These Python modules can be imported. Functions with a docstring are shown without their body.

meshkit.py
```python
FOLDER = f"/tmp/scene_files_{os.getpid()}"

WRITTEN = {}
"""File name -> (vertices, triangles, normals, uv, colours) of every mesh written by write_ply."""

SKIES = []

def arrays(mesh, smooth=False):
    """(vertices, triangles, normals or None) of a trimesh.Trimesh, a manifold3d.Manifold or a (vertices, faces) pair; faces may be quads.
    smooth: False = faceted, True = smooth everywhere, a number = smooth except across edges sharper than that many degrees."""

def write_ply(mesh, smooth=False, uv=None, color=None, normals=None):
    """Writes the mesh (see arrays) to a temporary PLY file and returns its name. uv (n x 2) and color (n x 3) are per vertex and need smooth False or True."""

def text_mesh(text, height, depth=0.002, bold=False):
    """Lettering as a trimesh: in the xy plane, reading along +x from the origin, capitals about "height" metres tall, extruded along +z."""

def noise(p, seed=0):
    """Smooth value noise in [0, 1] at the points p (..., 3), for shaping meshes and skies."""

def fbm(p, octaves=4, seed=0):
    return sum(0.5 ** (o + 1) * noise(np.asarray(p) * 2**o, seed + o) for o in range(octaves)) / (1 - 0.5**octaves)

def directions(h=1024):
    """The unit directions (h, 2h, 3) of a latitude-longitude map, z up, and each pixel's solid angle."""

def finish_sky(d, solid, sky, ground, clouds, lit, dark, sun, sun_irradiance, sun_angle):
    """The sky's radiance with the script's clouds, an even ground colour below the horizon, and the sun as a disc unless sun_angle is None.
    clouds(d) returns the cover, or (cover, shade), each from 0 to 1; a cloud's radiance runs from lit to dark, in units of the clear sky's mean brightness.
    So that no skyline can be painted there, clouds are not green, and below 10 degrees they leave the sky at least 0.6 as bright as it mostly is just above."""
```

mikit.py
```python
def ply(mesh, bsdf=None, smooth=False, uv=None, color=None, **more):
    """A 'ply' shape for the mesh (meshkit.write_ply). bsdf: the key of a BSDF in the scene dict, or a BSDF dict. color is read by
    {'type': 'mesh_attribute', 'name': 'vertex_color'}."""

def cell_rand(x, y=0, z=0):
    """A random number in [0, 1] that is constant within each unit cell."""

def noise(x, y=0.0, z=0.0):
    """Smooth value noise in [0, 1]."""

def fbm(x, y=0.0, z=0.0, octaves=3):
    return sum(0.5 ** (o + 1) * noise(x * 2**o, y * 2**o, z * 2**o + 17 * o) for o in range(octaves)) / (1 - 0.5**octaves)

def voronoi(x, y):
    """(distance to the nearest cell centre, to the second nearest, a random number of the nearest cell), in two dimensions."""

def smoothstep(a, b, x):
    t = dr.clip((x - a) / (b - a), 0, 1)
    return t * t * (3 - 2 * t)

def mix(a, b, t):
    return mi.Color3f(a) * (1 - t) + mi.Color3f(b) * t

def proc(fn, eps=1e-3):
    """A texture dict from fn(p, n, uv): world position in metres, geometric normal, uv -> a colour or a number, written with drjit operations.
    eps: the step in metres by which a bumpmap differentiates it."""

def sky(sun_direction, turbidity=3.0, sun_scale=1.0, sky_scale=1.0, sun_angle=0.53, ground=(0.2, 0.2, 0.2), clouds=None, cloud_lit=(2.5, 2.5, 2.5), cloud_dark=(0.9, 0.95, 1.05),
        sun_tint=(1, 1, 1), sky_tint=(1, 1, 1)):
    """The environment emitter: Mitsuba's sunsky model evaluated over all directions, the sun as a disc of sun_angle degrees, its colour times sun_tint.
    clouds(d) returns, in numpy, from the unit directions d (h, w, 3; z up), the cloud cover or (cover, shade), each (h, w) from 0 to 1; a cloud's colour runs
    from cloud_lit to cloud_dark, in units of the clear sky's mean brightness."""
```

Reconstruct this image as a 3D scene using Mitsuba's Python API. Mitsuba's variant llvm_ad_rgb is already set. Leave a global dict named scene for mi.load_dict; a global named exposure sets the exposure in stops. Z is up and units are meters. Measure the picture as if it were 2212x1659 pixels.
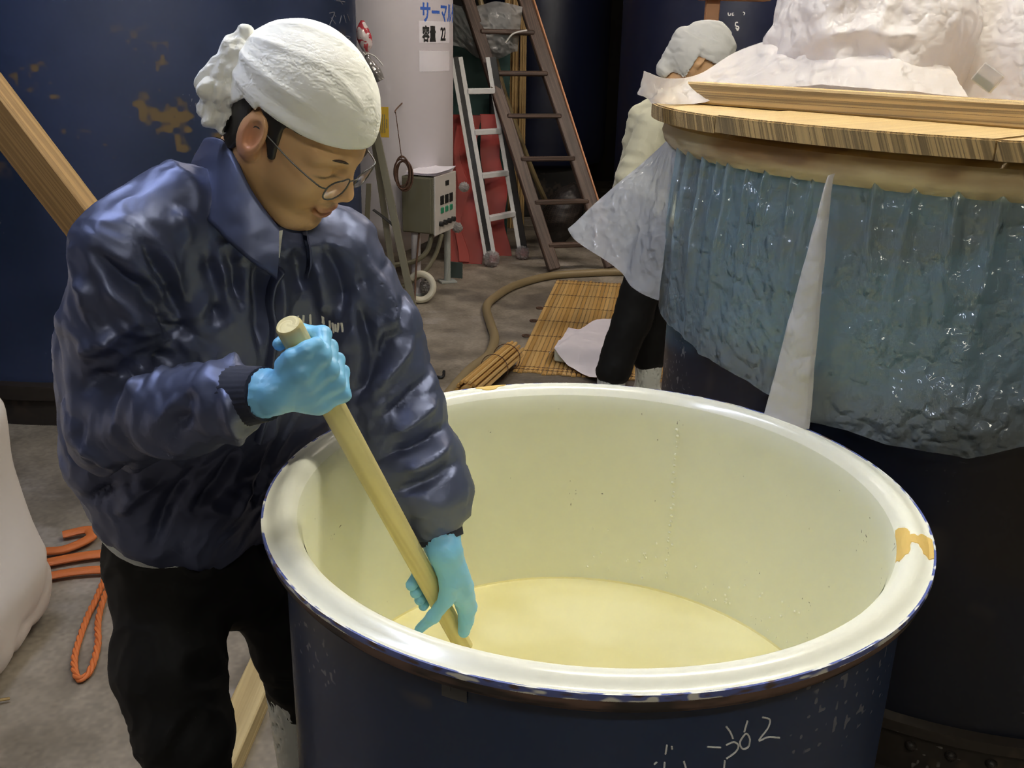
import math, random
import numpy as np
import trimesh
import manifold3d as m3
import drjit as dr
import mitsuba as mi
import mikit, meshkit
from mikit import noise, fbm, voronoi, cell_rand, smoothstep, mix
from shapely.geometry import Polygon, Point, box as sbox
from scipy.spatial import ConvexHull, cKDTree

scene, labels = {}, {}
T = mi.ScalarTransform4f
rng = np.random.default_rng(7)

# ---------------------------------------------------------------- camera, lights, exposure
PITCH, ROLL, CAM_H = math.radians(19.73), math.radians(1.29), 1.58
fwd = np.array([0, math.cos(PITCH), -math.sin(PITCH)])
side = np.array([1.0, 0, 0])
upv = np.cross(side, fwd)
cam_up = -math.sin(ROLL) * side + math.cos(ROLL) * upv
scene['camera'] = {'type': 'perspective', 'fov': math.degrees(2 * math.atan(1106 / 2100)), 'fov_axis': 'x', 'near_clip': 0.02, 'far_clip': 60.0,
                   'to_world': T().look_at(origin=[0, 0, CAM_H], target=[0, fwd[1], CAM_H + fwd[2]], up=cam_up.tolist())}
exposure = 2.2
# unseen tube lamps, kind, place and strength chosen for their light: (centre, direction along the tube, length, rgb radiance)
UNSEEN_LAMPS = [((0.75, 1.75, 3.15), (1, 0.15, 0), 1.5, (29, 27.5, 22.8)),
         ((-1.15, 1.5, 3.2), (0.3, 1, 0), 1.5, (14, 15.5, 20.0)),
         ((1.7, 5.6, 3.3), (1, 0.2, 0), 1.5, (28, 24.5, 21)),
         ((-0.9, 5.2, 3.4), (1, 0.0, 0), 1.5, (12, 11, 10.5)),
         ((0.35, -0.75, 3.0), (1, 0.1, 0), 1.5, (12, 11.3, 9.4))]  # out of view behind the viewer, placed to light the face

# ---------------------------------------------------------------- mesh helpers
def add(key, mesh, bsdf, smooth=False, label=None, cat=None, group=None, kind=None, uv=None, color=None, **kw):
    """one entry of the scene; a taken key gets the next three-digit number"""
    if key in scene:
        k = 1
        while f'{key}_{k:03d}' in scene:
            k += 1
        key = f'{key}_{k:03d}'
    if isinstance(mesh, tuple) and len(mesh) == 3:
        mesh, uv = (mesh[0], mesh[1]), mesh[2]
    scene[key] = mikit.ply(mesh, bsdf, smooth=smooth, uv=uv, color=color, **kw)
    tag(key, label, cat, group, kind)
    return key

def tag(key, label=None, cat=None, group=None, kind=None):
    d = {k: v for k, v in (('label', label), ('category', cat), ('group', group), ('kind', kind)) if v}
    if d:
        labels[key] = d

def cat(*ms):
    """join (V, F[, UV]) tuples"""
    V, F, U, o = [], [], [], 0
    for m in ms:
        f = np.asarray(m[1])
        if f.shape[1] == 4:
            f = np.vstack([f[:, [0, 1, 2]], f[:, [0, 2, 3]]])
        V.append(m[0]); F.append(f + o); o += len(m[0])
        if len(m) == 3:
            U.append(m[2])
    return (np.vstack(V), np.vstack(F), np.vstack(U)) if len(U) == len(ms) else (np.vstack(V), np.vstack(F))

def unit(v):
    v = np.asarray(v, float)
    return v / np.linalg.norm(v)

def axes(x, up=(0, 0, 1)):
    """rotation matrix with columns x (given), y, z with z as near to up as can be"""
    x = unit(x)
    y = np.cross(up, x)
    if np.linalg.norm(y) < 1e-6:
        y = np.cross([0, 1, 0], x)
    y = unit(y)
    return np.stack([x, y, np.cross(x, y)], 1)

def box(size, c=(0, 0, 0), R=None, bev=0.003):
    """chamfered box with uv in metres, u along its longest side"""
    s = np.asarray(size, float) / 2
    b = min(bev, s.min() * 0.45)
    sg = np.array([[x, y, z] for x in (-1, 1) for y in (-1, 1) for z in (-1, 1)], float)
    pts = np.vstack([sg * (s - np.array([0 if k == a else b for k in range(3)])) for a in range(3)]) if b > 0 else sg * s
    h = ConvexHull(pts)
    tri = pts[h.simplices]
    n = np.cross(tri[:, 1] - tri[:, 0], tri[:, 2] - tri[:, 0])
    flip = (n * tri.mean(1)).sum(1) < 0
    tri[flip] = tri[flip][:, ::-1]
    V = tri.reshape(-1, 3)
    a = int(np.argmax(s)); o = [k for k in range(3) if k != a]
    off = rng.uniform(0, 50)
    U = np.stack([V[:, a] + off, V[:, o[0]] + V[:, o[1]] + off * 0.37], 1)
    if R is not None:
        V = V @ np.asarray(R).T
    return V + np.asarray(c, float), np.arange(len(V)).reshape(-1, 3), U

def beam(p0, p1, w, h, up=(0, 0, 1), bev=0.003):
    p0, p1 = np.asarray(p0, float), np.asarray(p1, float)
    return box((np.linalg.norm(p1 - p0), w, h), (p0 + p1) / 2, axes(p1 - p0, up), bev)

def spline(pts, n):
    """Catmull-Rom through the points (rows may carry further columns)"""
    p = np.asarray(pts, float)
    q = np.vstack([2 * p[0] - p[1], p, 2 * p[-1] - p[-2]])
    t = np.linspace(0, len(p) - 1 - 1e-9, n)
    i = t.astype(int); f = (t - i)[:, None]
    a, b, c, d = q[i], q[i + 1], q[i + 2], q[i + 3]
    return 0.5 * (2 * b + (c - a) * f + (2 * a - 5 * b + 4 * c - d) * f ** 2 + (3 * b - a - 3 * c + d) * f ** 3)

def tube(pts, r, sides=10, caps=True, flat=1.0, up0=None):
    """swept round (or, flat < 1, oval) section along a polyline, closed at its ends, with uv in metres"""
    p = np.asarray(pts, float); n = len(p)
    r = np.broadcast_to(np.asarray(r, float), (n,))
    t = np.gradient(p, axis=0); t /= np.linalg.norm(t, axis=1, keepdims=True) + 1e-12
    a = np.cross(t[0], up0 if up0 is not None else ([0, 0, 1] if abs(t[0][2]) < 0.9 else [1, 0, 0])); a = unit(a)
    A = [a]
    for k in range(1, n):
        a = A[-1] - t[k] * (A[-1] @ t[k]); A.append(unit(a))
    A = np.array(A); B = np.cross(t, A)
    ang = np.arange(sides + 1) * 2 * np.pi / sides
    V = (p[:, None] + r[:, None, None] * (np.cos(ang)[None, :, None] * A[:, None] + flat * np.sin(ang)[None, :, None] * B[:, None])).reshape(-1, 3)
    L = np.r_[0, np.cumsum(np.linalg.norm(np.diff(p, axis=0), axis=1))]
    U = np.stack([np.repeat(L, sides + 1), np.tile(ang, n) * r.mean()], 1)
    i, j = np.meshgrid(np.arange(n - 1), np.arange(sides), indexing='ij')
    s = sides + 1
    F = np.stack([i * s + j, i * s + j + 1, (i + 1) * s + j + 1, (i + 1) * s + j], -1).reshape(-1, 4)
    F = np.vstack([F[:, [0, 1, 2]], F[:, [0, 2, 3]]])
    if caps:
        for k, fl in ((0, True), (n - 1, False)):
            o = len(V)
            V = np.vstack([V, V[k * s:k * s + sides], p[k]])
            U = np.vstack([U, U[k * s:k * s + sides], U[k * s]])
            jj = np.arange(sides)
            f = np.stack([o + jj, o + (jj + 1) % sides, np.full(sides, o + sides)], 1)
            F = np.vstack([F, f[:, ::-1] if fl else f])
    return V, F, U

def lathe(prof, n=96, c=(0, 0, 0), a0=0.0, a1=360.0):
    """profile of (r, z) turned about the z axis; outside is to the right of the profile's run"""
    prof = np.asarray(prof, float)
    d = np.diff(prof, axis=0); d /= np.linalg.norm(d, axis=1, keepdims=True) + 1e-12
    runs, cur = [], [prof[0]]
    for k in range(1, len(prof)):
        cur.append(prof[k])
        if k == len(prof) - 1 or d[k - 1] @ d[k] < 0.8:
            runs.append(np.array(cur)); cur = [prof[k]]
    if len(runs) > 1:
        return cat(*[lathe(r, n, c, a0, a1) for r in runs])
    m = len(prof)
    ang = np.radians(np.linspace(a0, a1, n + 1))
    V = np.stack([prof[:, 0][:, None] * np.cos(ang), prof[:, 0][:, None] * np.sin(ang), np.repeat(prof[:, 1][:, None], n + 1, 1)], -1).reshape(-1, 3)
    L = np.r_[0, np.cumsum(np.linalg.norm(np.diff(prof, axis=0), axis=1))]
    U = np.stack([np.tile(ang, m) * prof[:, 0].max(), np.repeat(L, n + 1)], 1)
    i, j = np.meshgrid(np.arange(m - 1), np.arange(n), indexing='ij')
    s = n + 1
    F = np.stack([i * s + j, i * s + j + 1, (i + 1) * s + j + 1, (i + 1) * s + j], -1).reshape(-1, 4)
    return V + np.asarray(c, float), np.vstack([F[:, [0, 1, 2]], F[:, [0, 2, 3]]]), U

def grid(P, uv=None, closed=False):
    """(n, m, 3) points to a sheet"""
    n, m = P.shape[:2]
    i, j = np.meshgrid(np.arange(n - 1), np.arange(m - 1), indexing='ij')
    F = np.stack([i * m + j, i * m + j + 1, (i + 1) * m + j + 1, (i + 1) * m + j], -1).reshape(-1, 4)
    return P.reshape(-1, 3), np.vstack([F[:, [0, 1, 2]], F[:, [0, 2, 3]]])

def prism(poly, z0, z1, bev=0.0):
    m = trimesh.creation.extrude_polygon(poly, z1 - z0, engine='earcut')
    V, F = np.array(m.vertices), np.array(m.faces)
    V[:, 2] += z0
    V = V[F].reshape(-1, 3)
    return V, np.arange(len(V)).reshape(-1, 3)

def move(m, R=None, t=(0, 0, 0), s=1.0):
    V = m[0] * s
    if R is not None:
        V = V @ np.asarray(R).T
    return (V + np.asarray(t, float),) + tuple(m[1:])

def rotz(a):
    c, s = math.cos(a), math.sin(a)
    return np.array([[c, -s, 0], [s, c, 0], [0, 0, 1]])

# signed distance fields and their surface (naive surface nets)
def cap(P, a, b, ra, rb=None):
    a, b = np.asarray(a, float), np.asarray(b, float); rb = ra if rb is None else rb
    d = b - a
    t = np.clip((P - a) @ d / max(d @ d, 1e-12), 0, 1)
    return np.linalg.norm(P - a - t[..., None] * d, axis=-1) - (ra + (rb - ra) * t)

def ell(P, c, r, R=None):
    q = P - np.asarray(c, float)
    if R is not None:
        q = q @ np.asarray(R)
    r = np.asarray(r, float)
    k0 = np.linalg.norm(q / r, axis=-1); k1 = np.linalg.norm(q / r ** 2, axis=-1)
    return k0 * (k0 - 1) / np.maximum(k1, 1e-9)

def smin(a, b, k):
    h = np.clip(0.5 + 0.5 * (b - a) / k, 0, 1)
    return b + (a - b) * h - k * h * (1 - h)

def smax(a, b, k):
    return -smin(-a, -b, k)

def snet(f, lo, hi, h):
    lo, hi = np.asarray(lo, float), np.asarray(hi, float)
    n = np.ceil((hi - lo) / h).astype(int) + 1
    ax = [lo[k] + h * np.arange(n[k]) for k in range(3)]
    val = np.empty(n, np.float32)
    for i0 in range(0, n[0], 16):
        g = np.stack(np.meshgrid(ax[0][i0:i0 + 16], ax[1], ax[2], indexing='ij'), -1)
        val[i0:i0 + 16] = f(g)
    ins = val < 0
    corners = [(a, b, c) for a in (0, 1) for b in (0, 1) for c in (0, 1)]
    sl = lambda A, a, b, c: A[a:n[0] - 1 + a, b:n[1] - 1 + b, c:n[2] - 1 + c]
    cnt = sum(sl(ins, *c).astype(np.int8) for c in corners)
    ijk = np.argwhere((cnt > 0) & (cnt < 8))
    pos, num = np.zeros((len(ijk), 3)), np.zeros(len(ijk))
    for c in corners:
        for k in range(3):
            if c[k] == 0:
                e = list(c); e[k] = 1
                v0, v1 = val[tuple((ijk + c).T)], val[tuple((ijk + e).T)]
                on = (v0 < 0) != (v1 < 0)
                t = np.where(on, v0 / np.where(on, v0 - v1, 1), 0)
                q = np.repeat(np.array(c, float)[None], len(ijk), 0); q[:, k] = t
                pos[on] += q[on]; num += on
    V = lo + h * (ijk + pos / num[:, None])
    idx = np.full(n - 1, -1, np.int64); idx[tuple(ijk.T)] = np.arange(len(ijk))
    Q = []
    for k in range(3):
        a, b = [(1, 2), (2, 0), (0, 1)][k]
        s0 = [slice(1, n[m] - 1) for m in range(3)]; s0[k] = slice(0, n[k] - 1)
        s1 = list(s0); s1[k] = slice(1, n[k])
        on = ins[tuple(s0)] != ins[tuple(s1)]
        w = np.argwhere(on)
        off = np.ones(3, int); off[k] = 0
        w = w + off
        out = ins[tuple(w.T)]
        def at(da, db):
            x = w.copy(); x[:, a] += da; x[:, b] += db
            return idx[tuple(x.T)]
        q = np.stack([at(-1, -1), at(0, -1), at(0, 0), at(-1, 0)], 1)
        q[~out] = q[~out][:, ::-1]
        Q.append(q)
    Q = np.vstack(Q)
    Q = Q[(Q >= 0).all(1)]
    return V, np.vstack([Q[:, [0, 1, 2]], Q[:, [0, 2, 3]]])

def vnormals(V, F):
    n = np.zeros_like(V); c = np.cross(V[F[:, 1]] - V[F[:, 0]], V[F[:, 2]] - V[F[:, 0]])
    for k in range(3):
        np.add.at(n, F[:, k], c)
    return n / np.maximum(np.linalg.norm(n, axis=1, keepdims=True), 1e-12)

def relax(V, F, it=2):
    """light Laplacian smoothing"""
    e = np.vstack([F[:, [0, 1]], F[:, [1, 2]], F[:, [2, 0]]])
    for k in range(it):
        for s in (0.5, -0.52):
            acc = np.zeros_like(V); cn = np.zeros(len(V))
            np.add.at(acc, e[:, 0], V[e[:, 1]]); np.add.at(acc, e[:, 1], V[e[:, 0]])
            np.add.at(cn, e[:, 0], 1); np.add.at(cn, e[:, 1], 1)
            V = V + s * (acc / np.maximum(cn, 1)[:, None] - V)
    return V

def polydist(V, line):
    """distance of points to a polyline, and the share of its length at the nearest point"""
    line = np.asarray(line, float)
    best, bt = np.full(len(V), 9.0), np.zeros(len(V))
    L = np.r_[0, np.cumsum(np.linalg.norm(np.diff(line, axis=0), axis=1))]
    for k in range(len(line) - 1):
        a, d = line[k], line[k + 1] - line[k]
        t = np.clip((V - a) @ d / max(d @ d, 1e-12), 0, 1)
        dist = np.linalg.norm(V - a - t[:, None] * d, axis=1)
        m = dist < best
        best[m] = dist[m]; bt[m] = (L[k] + t[m] * (L[k + 1] - L[k])) / L[-1]
    return best, bt

def lamp_light():
    for i, (c, d, l, rgb) in enumerate(UNSEEN_LAMPS):
        c, d = np.array(c, float), unit(d)
        key = 'unseen_ceiling_lamp' if i == 0 else f'unseen_ceiling_lamp_{i:03d}'
        R = axes(d)
        add(key + '__housing', box((l + 0.06, 0.16, 0.05), c + [0, 0, 0.075], R, 0.01), 'm_white_metal')
        for s in (-1, 1):
            add(key + '__rod', tube([c + d * s * l * 0.35 + [0, 0, 0.1], [*(c + d * s * l * 0.35)[:2], CEIL]], 0.006, 6), 'm_white_metal')
        m = tube(np.array([c - d * l / 2, c + d * l / 2]), 0.032, 12)
        add(key + '__tube', m, 'm_white_metal', emitter={'type': 'area', 'radiance': {'type': 'rgb', 'value': list(rgb)}})
        tag(key, ['unseen warm white tube lamp above the cream tub, lighting its rim and mash', 'unseen cool white tube lamp near the left container, lighting the jacket shoulder', 'unseen tube lamp on the right, lighting the back aisle', 'unseen tube lamp placed to light the pale grey tank', 'unseen warm tube lamp behind the viewer, lighting the face and the tub front'][i], 'lamp')
CEIL = 4.2
# ---------------------------------------------------------------- materials
def P(col, rough=0.5, bump=None, two=True, **k):
    c = col if isinstance(col, dict) else {'type': 'rgb', 'value': list(col)}
    d = {'type': 'principled', 'base_color': c, 'roughness': rough, **k}
    if bump is not None:
        d = {'type': 'bumpmap', 'arbitrary': bump[0], 'scale': bump[1], 'bsdf': d}
    return {'type': 'twosided', 'bsdf': d} if two else d

def wood(light, dark, grain=45.0, dirt=0.25, dirtcol=(0.10, 0.08, 0.05), soft=0.0):
    def fn(p, n, uv):
        u, v = uv.x, uv.y
        w = noise(u * 1.3, v * 5.0) * 2.2 + noise(u * 0.5, v * 1.7, 9.0) * 3
        ring = fbm(v * grain + w * 2.0, u * 1.2, 3.0)
        line = dr.abs(2 * (ring - 0.5))
        t = smoothstep(0.02, 0.45, line) * 0.75 + 0.25 * noise(u * 9, v * grain * 6)
        c = mix(dark, light, t)
        d = smoothstep(0.5, 0.8, fbm(u * 3 + 5, v * 8, 1.0)) * dirt
        c = mix(c, dirtcol, d)
        if soft:  # planed faces show less grain than sawn ends
            c = mix(c, mix(dark, light, 0.82 + 0.18 * t), smoothstep(0.5, 0.9, dr.abs(n.z)) * soft)
        return c
    return fn

def blue_paint(base, edge, rust, amount, lo=0.0, hi=9.0, stretch=1.0):
    """dark blue tank paint: faint blotches, fine scratches, ochre rust where the paint has gone"""
    def fn(p, n, uv):
        a, z = uv.x * stretch, p.z
        blot = fbm(a * 2.3, z * 2.0, 4.0)
        c = mix(base, edge, smoothstep(0.3, 0.75, blot))
        sc = noise(a * 160, z * 14, 2.0) * noise(a * 9, z * 9, 5.0)
        c = mix(c, [0.30, 0.30, 0.34], smoothstep(0.90, 1.0, sc) * 0.35)
        sp = noise(a * 120, z * 120, 7.0) * noise(a * 6, z * 6, 1.0)
        c = mix(c, [0.30, 0.29, 0.28], smoothstep(0.76, 0.84, sp) * 0.4)
        r = fbm(a * 7, z * 8, 11.0) * 0.75 + 0.25 * noise(a * 40, z * 40, 3.0)
        band = smoothstep(lo, lo + 0.15, z) * (1 - smoothstep(hi - 0.15, hi, z))
        c = mix(c, rust, smoothstep(0.62 - amount * 0.1, 0.74 - amount * 0.1, r) * band)
        return c
    return fn

def dark_tank(p, n, uv):
    """tank wall: worn teal blue paint above, brown black below"""
    k = fbm(uv.x * 2.5, p.z * 3, 5.0)
    top = mix([0.045, 0.16, 0.26], [0.075, 0.22, 0.33], fbm(uv.x * 6, p.z * 5, 1.0))
    top = mix(top, [0.07, 0.055, 0.04], smoothstep(0.58, 0.72, fbm(uv.x * 5, p.z * 6, 8.0)) * 0.7)
    low = mix([0.006, 0.009, 0.020], [0.016, 0.012, 0.010], smoothstep(0.35, 0.65, k))
    low = mix(low, [0.05, 0.04, 0.03], smoothstep(0.62, 0.8, fbm(uv.x * 9, p.z * 9, 3.0)) * 0.6)
    c = mix(low, top, smoothstep(0.97, 1.05, p.z + (k - 0.5) * 0.25 - 0.35 * (p.x - 0.6)))
    sp = noise(uv.x * 150, p.z * 150, 7.0) * noise(uv.x * 8, p.z * 8, 1.0)
    return mix(c, [0.25, 0.24, 0.22], smoothstep(0.70, 0.78, sp) * 0.5)

def candy(p, n, uv):
    k = fbm(p.x * 26, p.z * 34, p.y * 20)
    return mix([0.72, 0.62, 0.62], [0.50, 0.05, 0.07], smoothstep(0.50, 0.58, k))

def concrete(p, n, uv):
    a = fbm(p.x * 1.6, p.y * 1.1, 1.0)
    b = fbm(p.x * 9, p.y * 7, 2.0)
    f = noise(p.x * 90, p.y * 90)
    c = mix([0.130, 0.108, 0.080], [0.305, 0.265, 0.215], smoothstep(0.25, 0.75, a * 0.55 + b * 0.45))
    c = mix(c, [0.44, 0.40, 0.37], smoothstep(0.62, 0.8, fbm(p.x * 3.1 + 7, p.y * 6.0, 5.0)) * 0.55)
    c = mix(c, [0.06, 0.05, 0.045], smoothstep(0.63, 0.75, fbm(p.x * 2.2, p.y * 2.5, 9.0)) * 0.55)
    return c * (0.86 + 0.28 * f)

def rust_rim(p, n, uv):
    """stained enamel: cream with brown rust runs"""
    a = uv.x
    r = fbm(a * 5, p.z * 22, 3.0)
    s = fbm(a * 9, p.z * 22, 6.0)
    c = mix([0.58, 0.48, 0.30], [0.30, 0.18, 0.085], smoothstep(0.34, 0.62, r * 0.65 + s * 0.35))
    return mix(c, [0.20, 0.12, 0.07], smoothstep(0.58, 0.72, s) * 0.6)

def chipped_edge(p, n, uv):
    """rim edge of the tub: chipped white over blue over brown primer"""
    a = uv.x
    k = fbm(a * 14, uv.y * 60, 2.0) * 0.55 + 0.45 * noise(a * 70, uv.y * 180, 4.0)
    h = smoothstep(0.0, 1.0, (uv.y) / 0.02)
    c = mix([0.78, 0.78, 0.72], [0.10, 0.13, 0.36], smoothstep(0.40, 0.52, k + h * 0.15))
    return mix(c, [0.10, 0.06, 0.045], smoothstep(0.50, 0.60, k * 0.75 + h * 0.25))

def rim_under(p, n, uv):
    k = fbm(uv.x * 16, uv.y * 60, 8.0)
    return mix([0.035, 0.025, 0.02], [0.15, 0.085, 0.06], smoothstep(0.3, 0.7, k))

def enamel(p, n, uv):
    s = noise(uv.x * 260, uv.y * 260, 1.0) * noise(uv.x * 30, uv.y * 30, 2.0)
    c = mix([0.765, 0.77, 0.625], [0.73, 0.74, 0.61], fbm(p.x * 3, p.y * 3, p.z * 3))
    return mix(c, [0.10, 0.08, 0.06], smoothstep(0.84, 0.88, s) * 0.8)

def mash(p, n, uv):
    f = fbm(p.x * 6 + noise(p.x * 3, p.y * 3) * 2, p.y * 9, 1.0)
    return mix([0.79, 0.72, 0.38], [0.85, 0.79, 0.47], smoothstep(0.3, 0.7, f))

def weave(p, n, uv):
    return (noise(p.x * 420, p.y * 420, p.z * 420) + 0.6 * noise(p.x * 160, p.y * 160, p.z * 160)) * 1.0

def crinkle(p, n, uv):
    a = dr.abs(fbm(p.x * 24, p.y * 24, p.z * 17) - 0.5)
    b = dr.abs(fbm(p.x * 52, p.y * 52, p.z * 40 + 9) - 0.5)
    return a * 1.5 + b * 0.6

def film_tint(p, n, uv):
    f = fbm(p.x * 9, p.y * 9, p.z * 7)
    return mix([0.70, 0.78, 0.80], [0.86, 0.90, 0.90], smoothstep(0.3, 0.7, f))

def straw(p, n, uv):
    k = cell_rand(dr.floor(uv.y * 400.0), 1, 1)
    return mix([0.42, 0.25, 0.08], [0.66, 0.44, 0.17], noise(uv.x * 5, uv.y * 90) * 0.7 + k * 0.3)

def towel_tint(p, n, uv):
    f = fbm(p.x * 22, p.y * 22, p.z * 22)
    return mix([0.86, 0.87, 0.82], [0.93, 0.93, 0.89], f)

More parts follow.
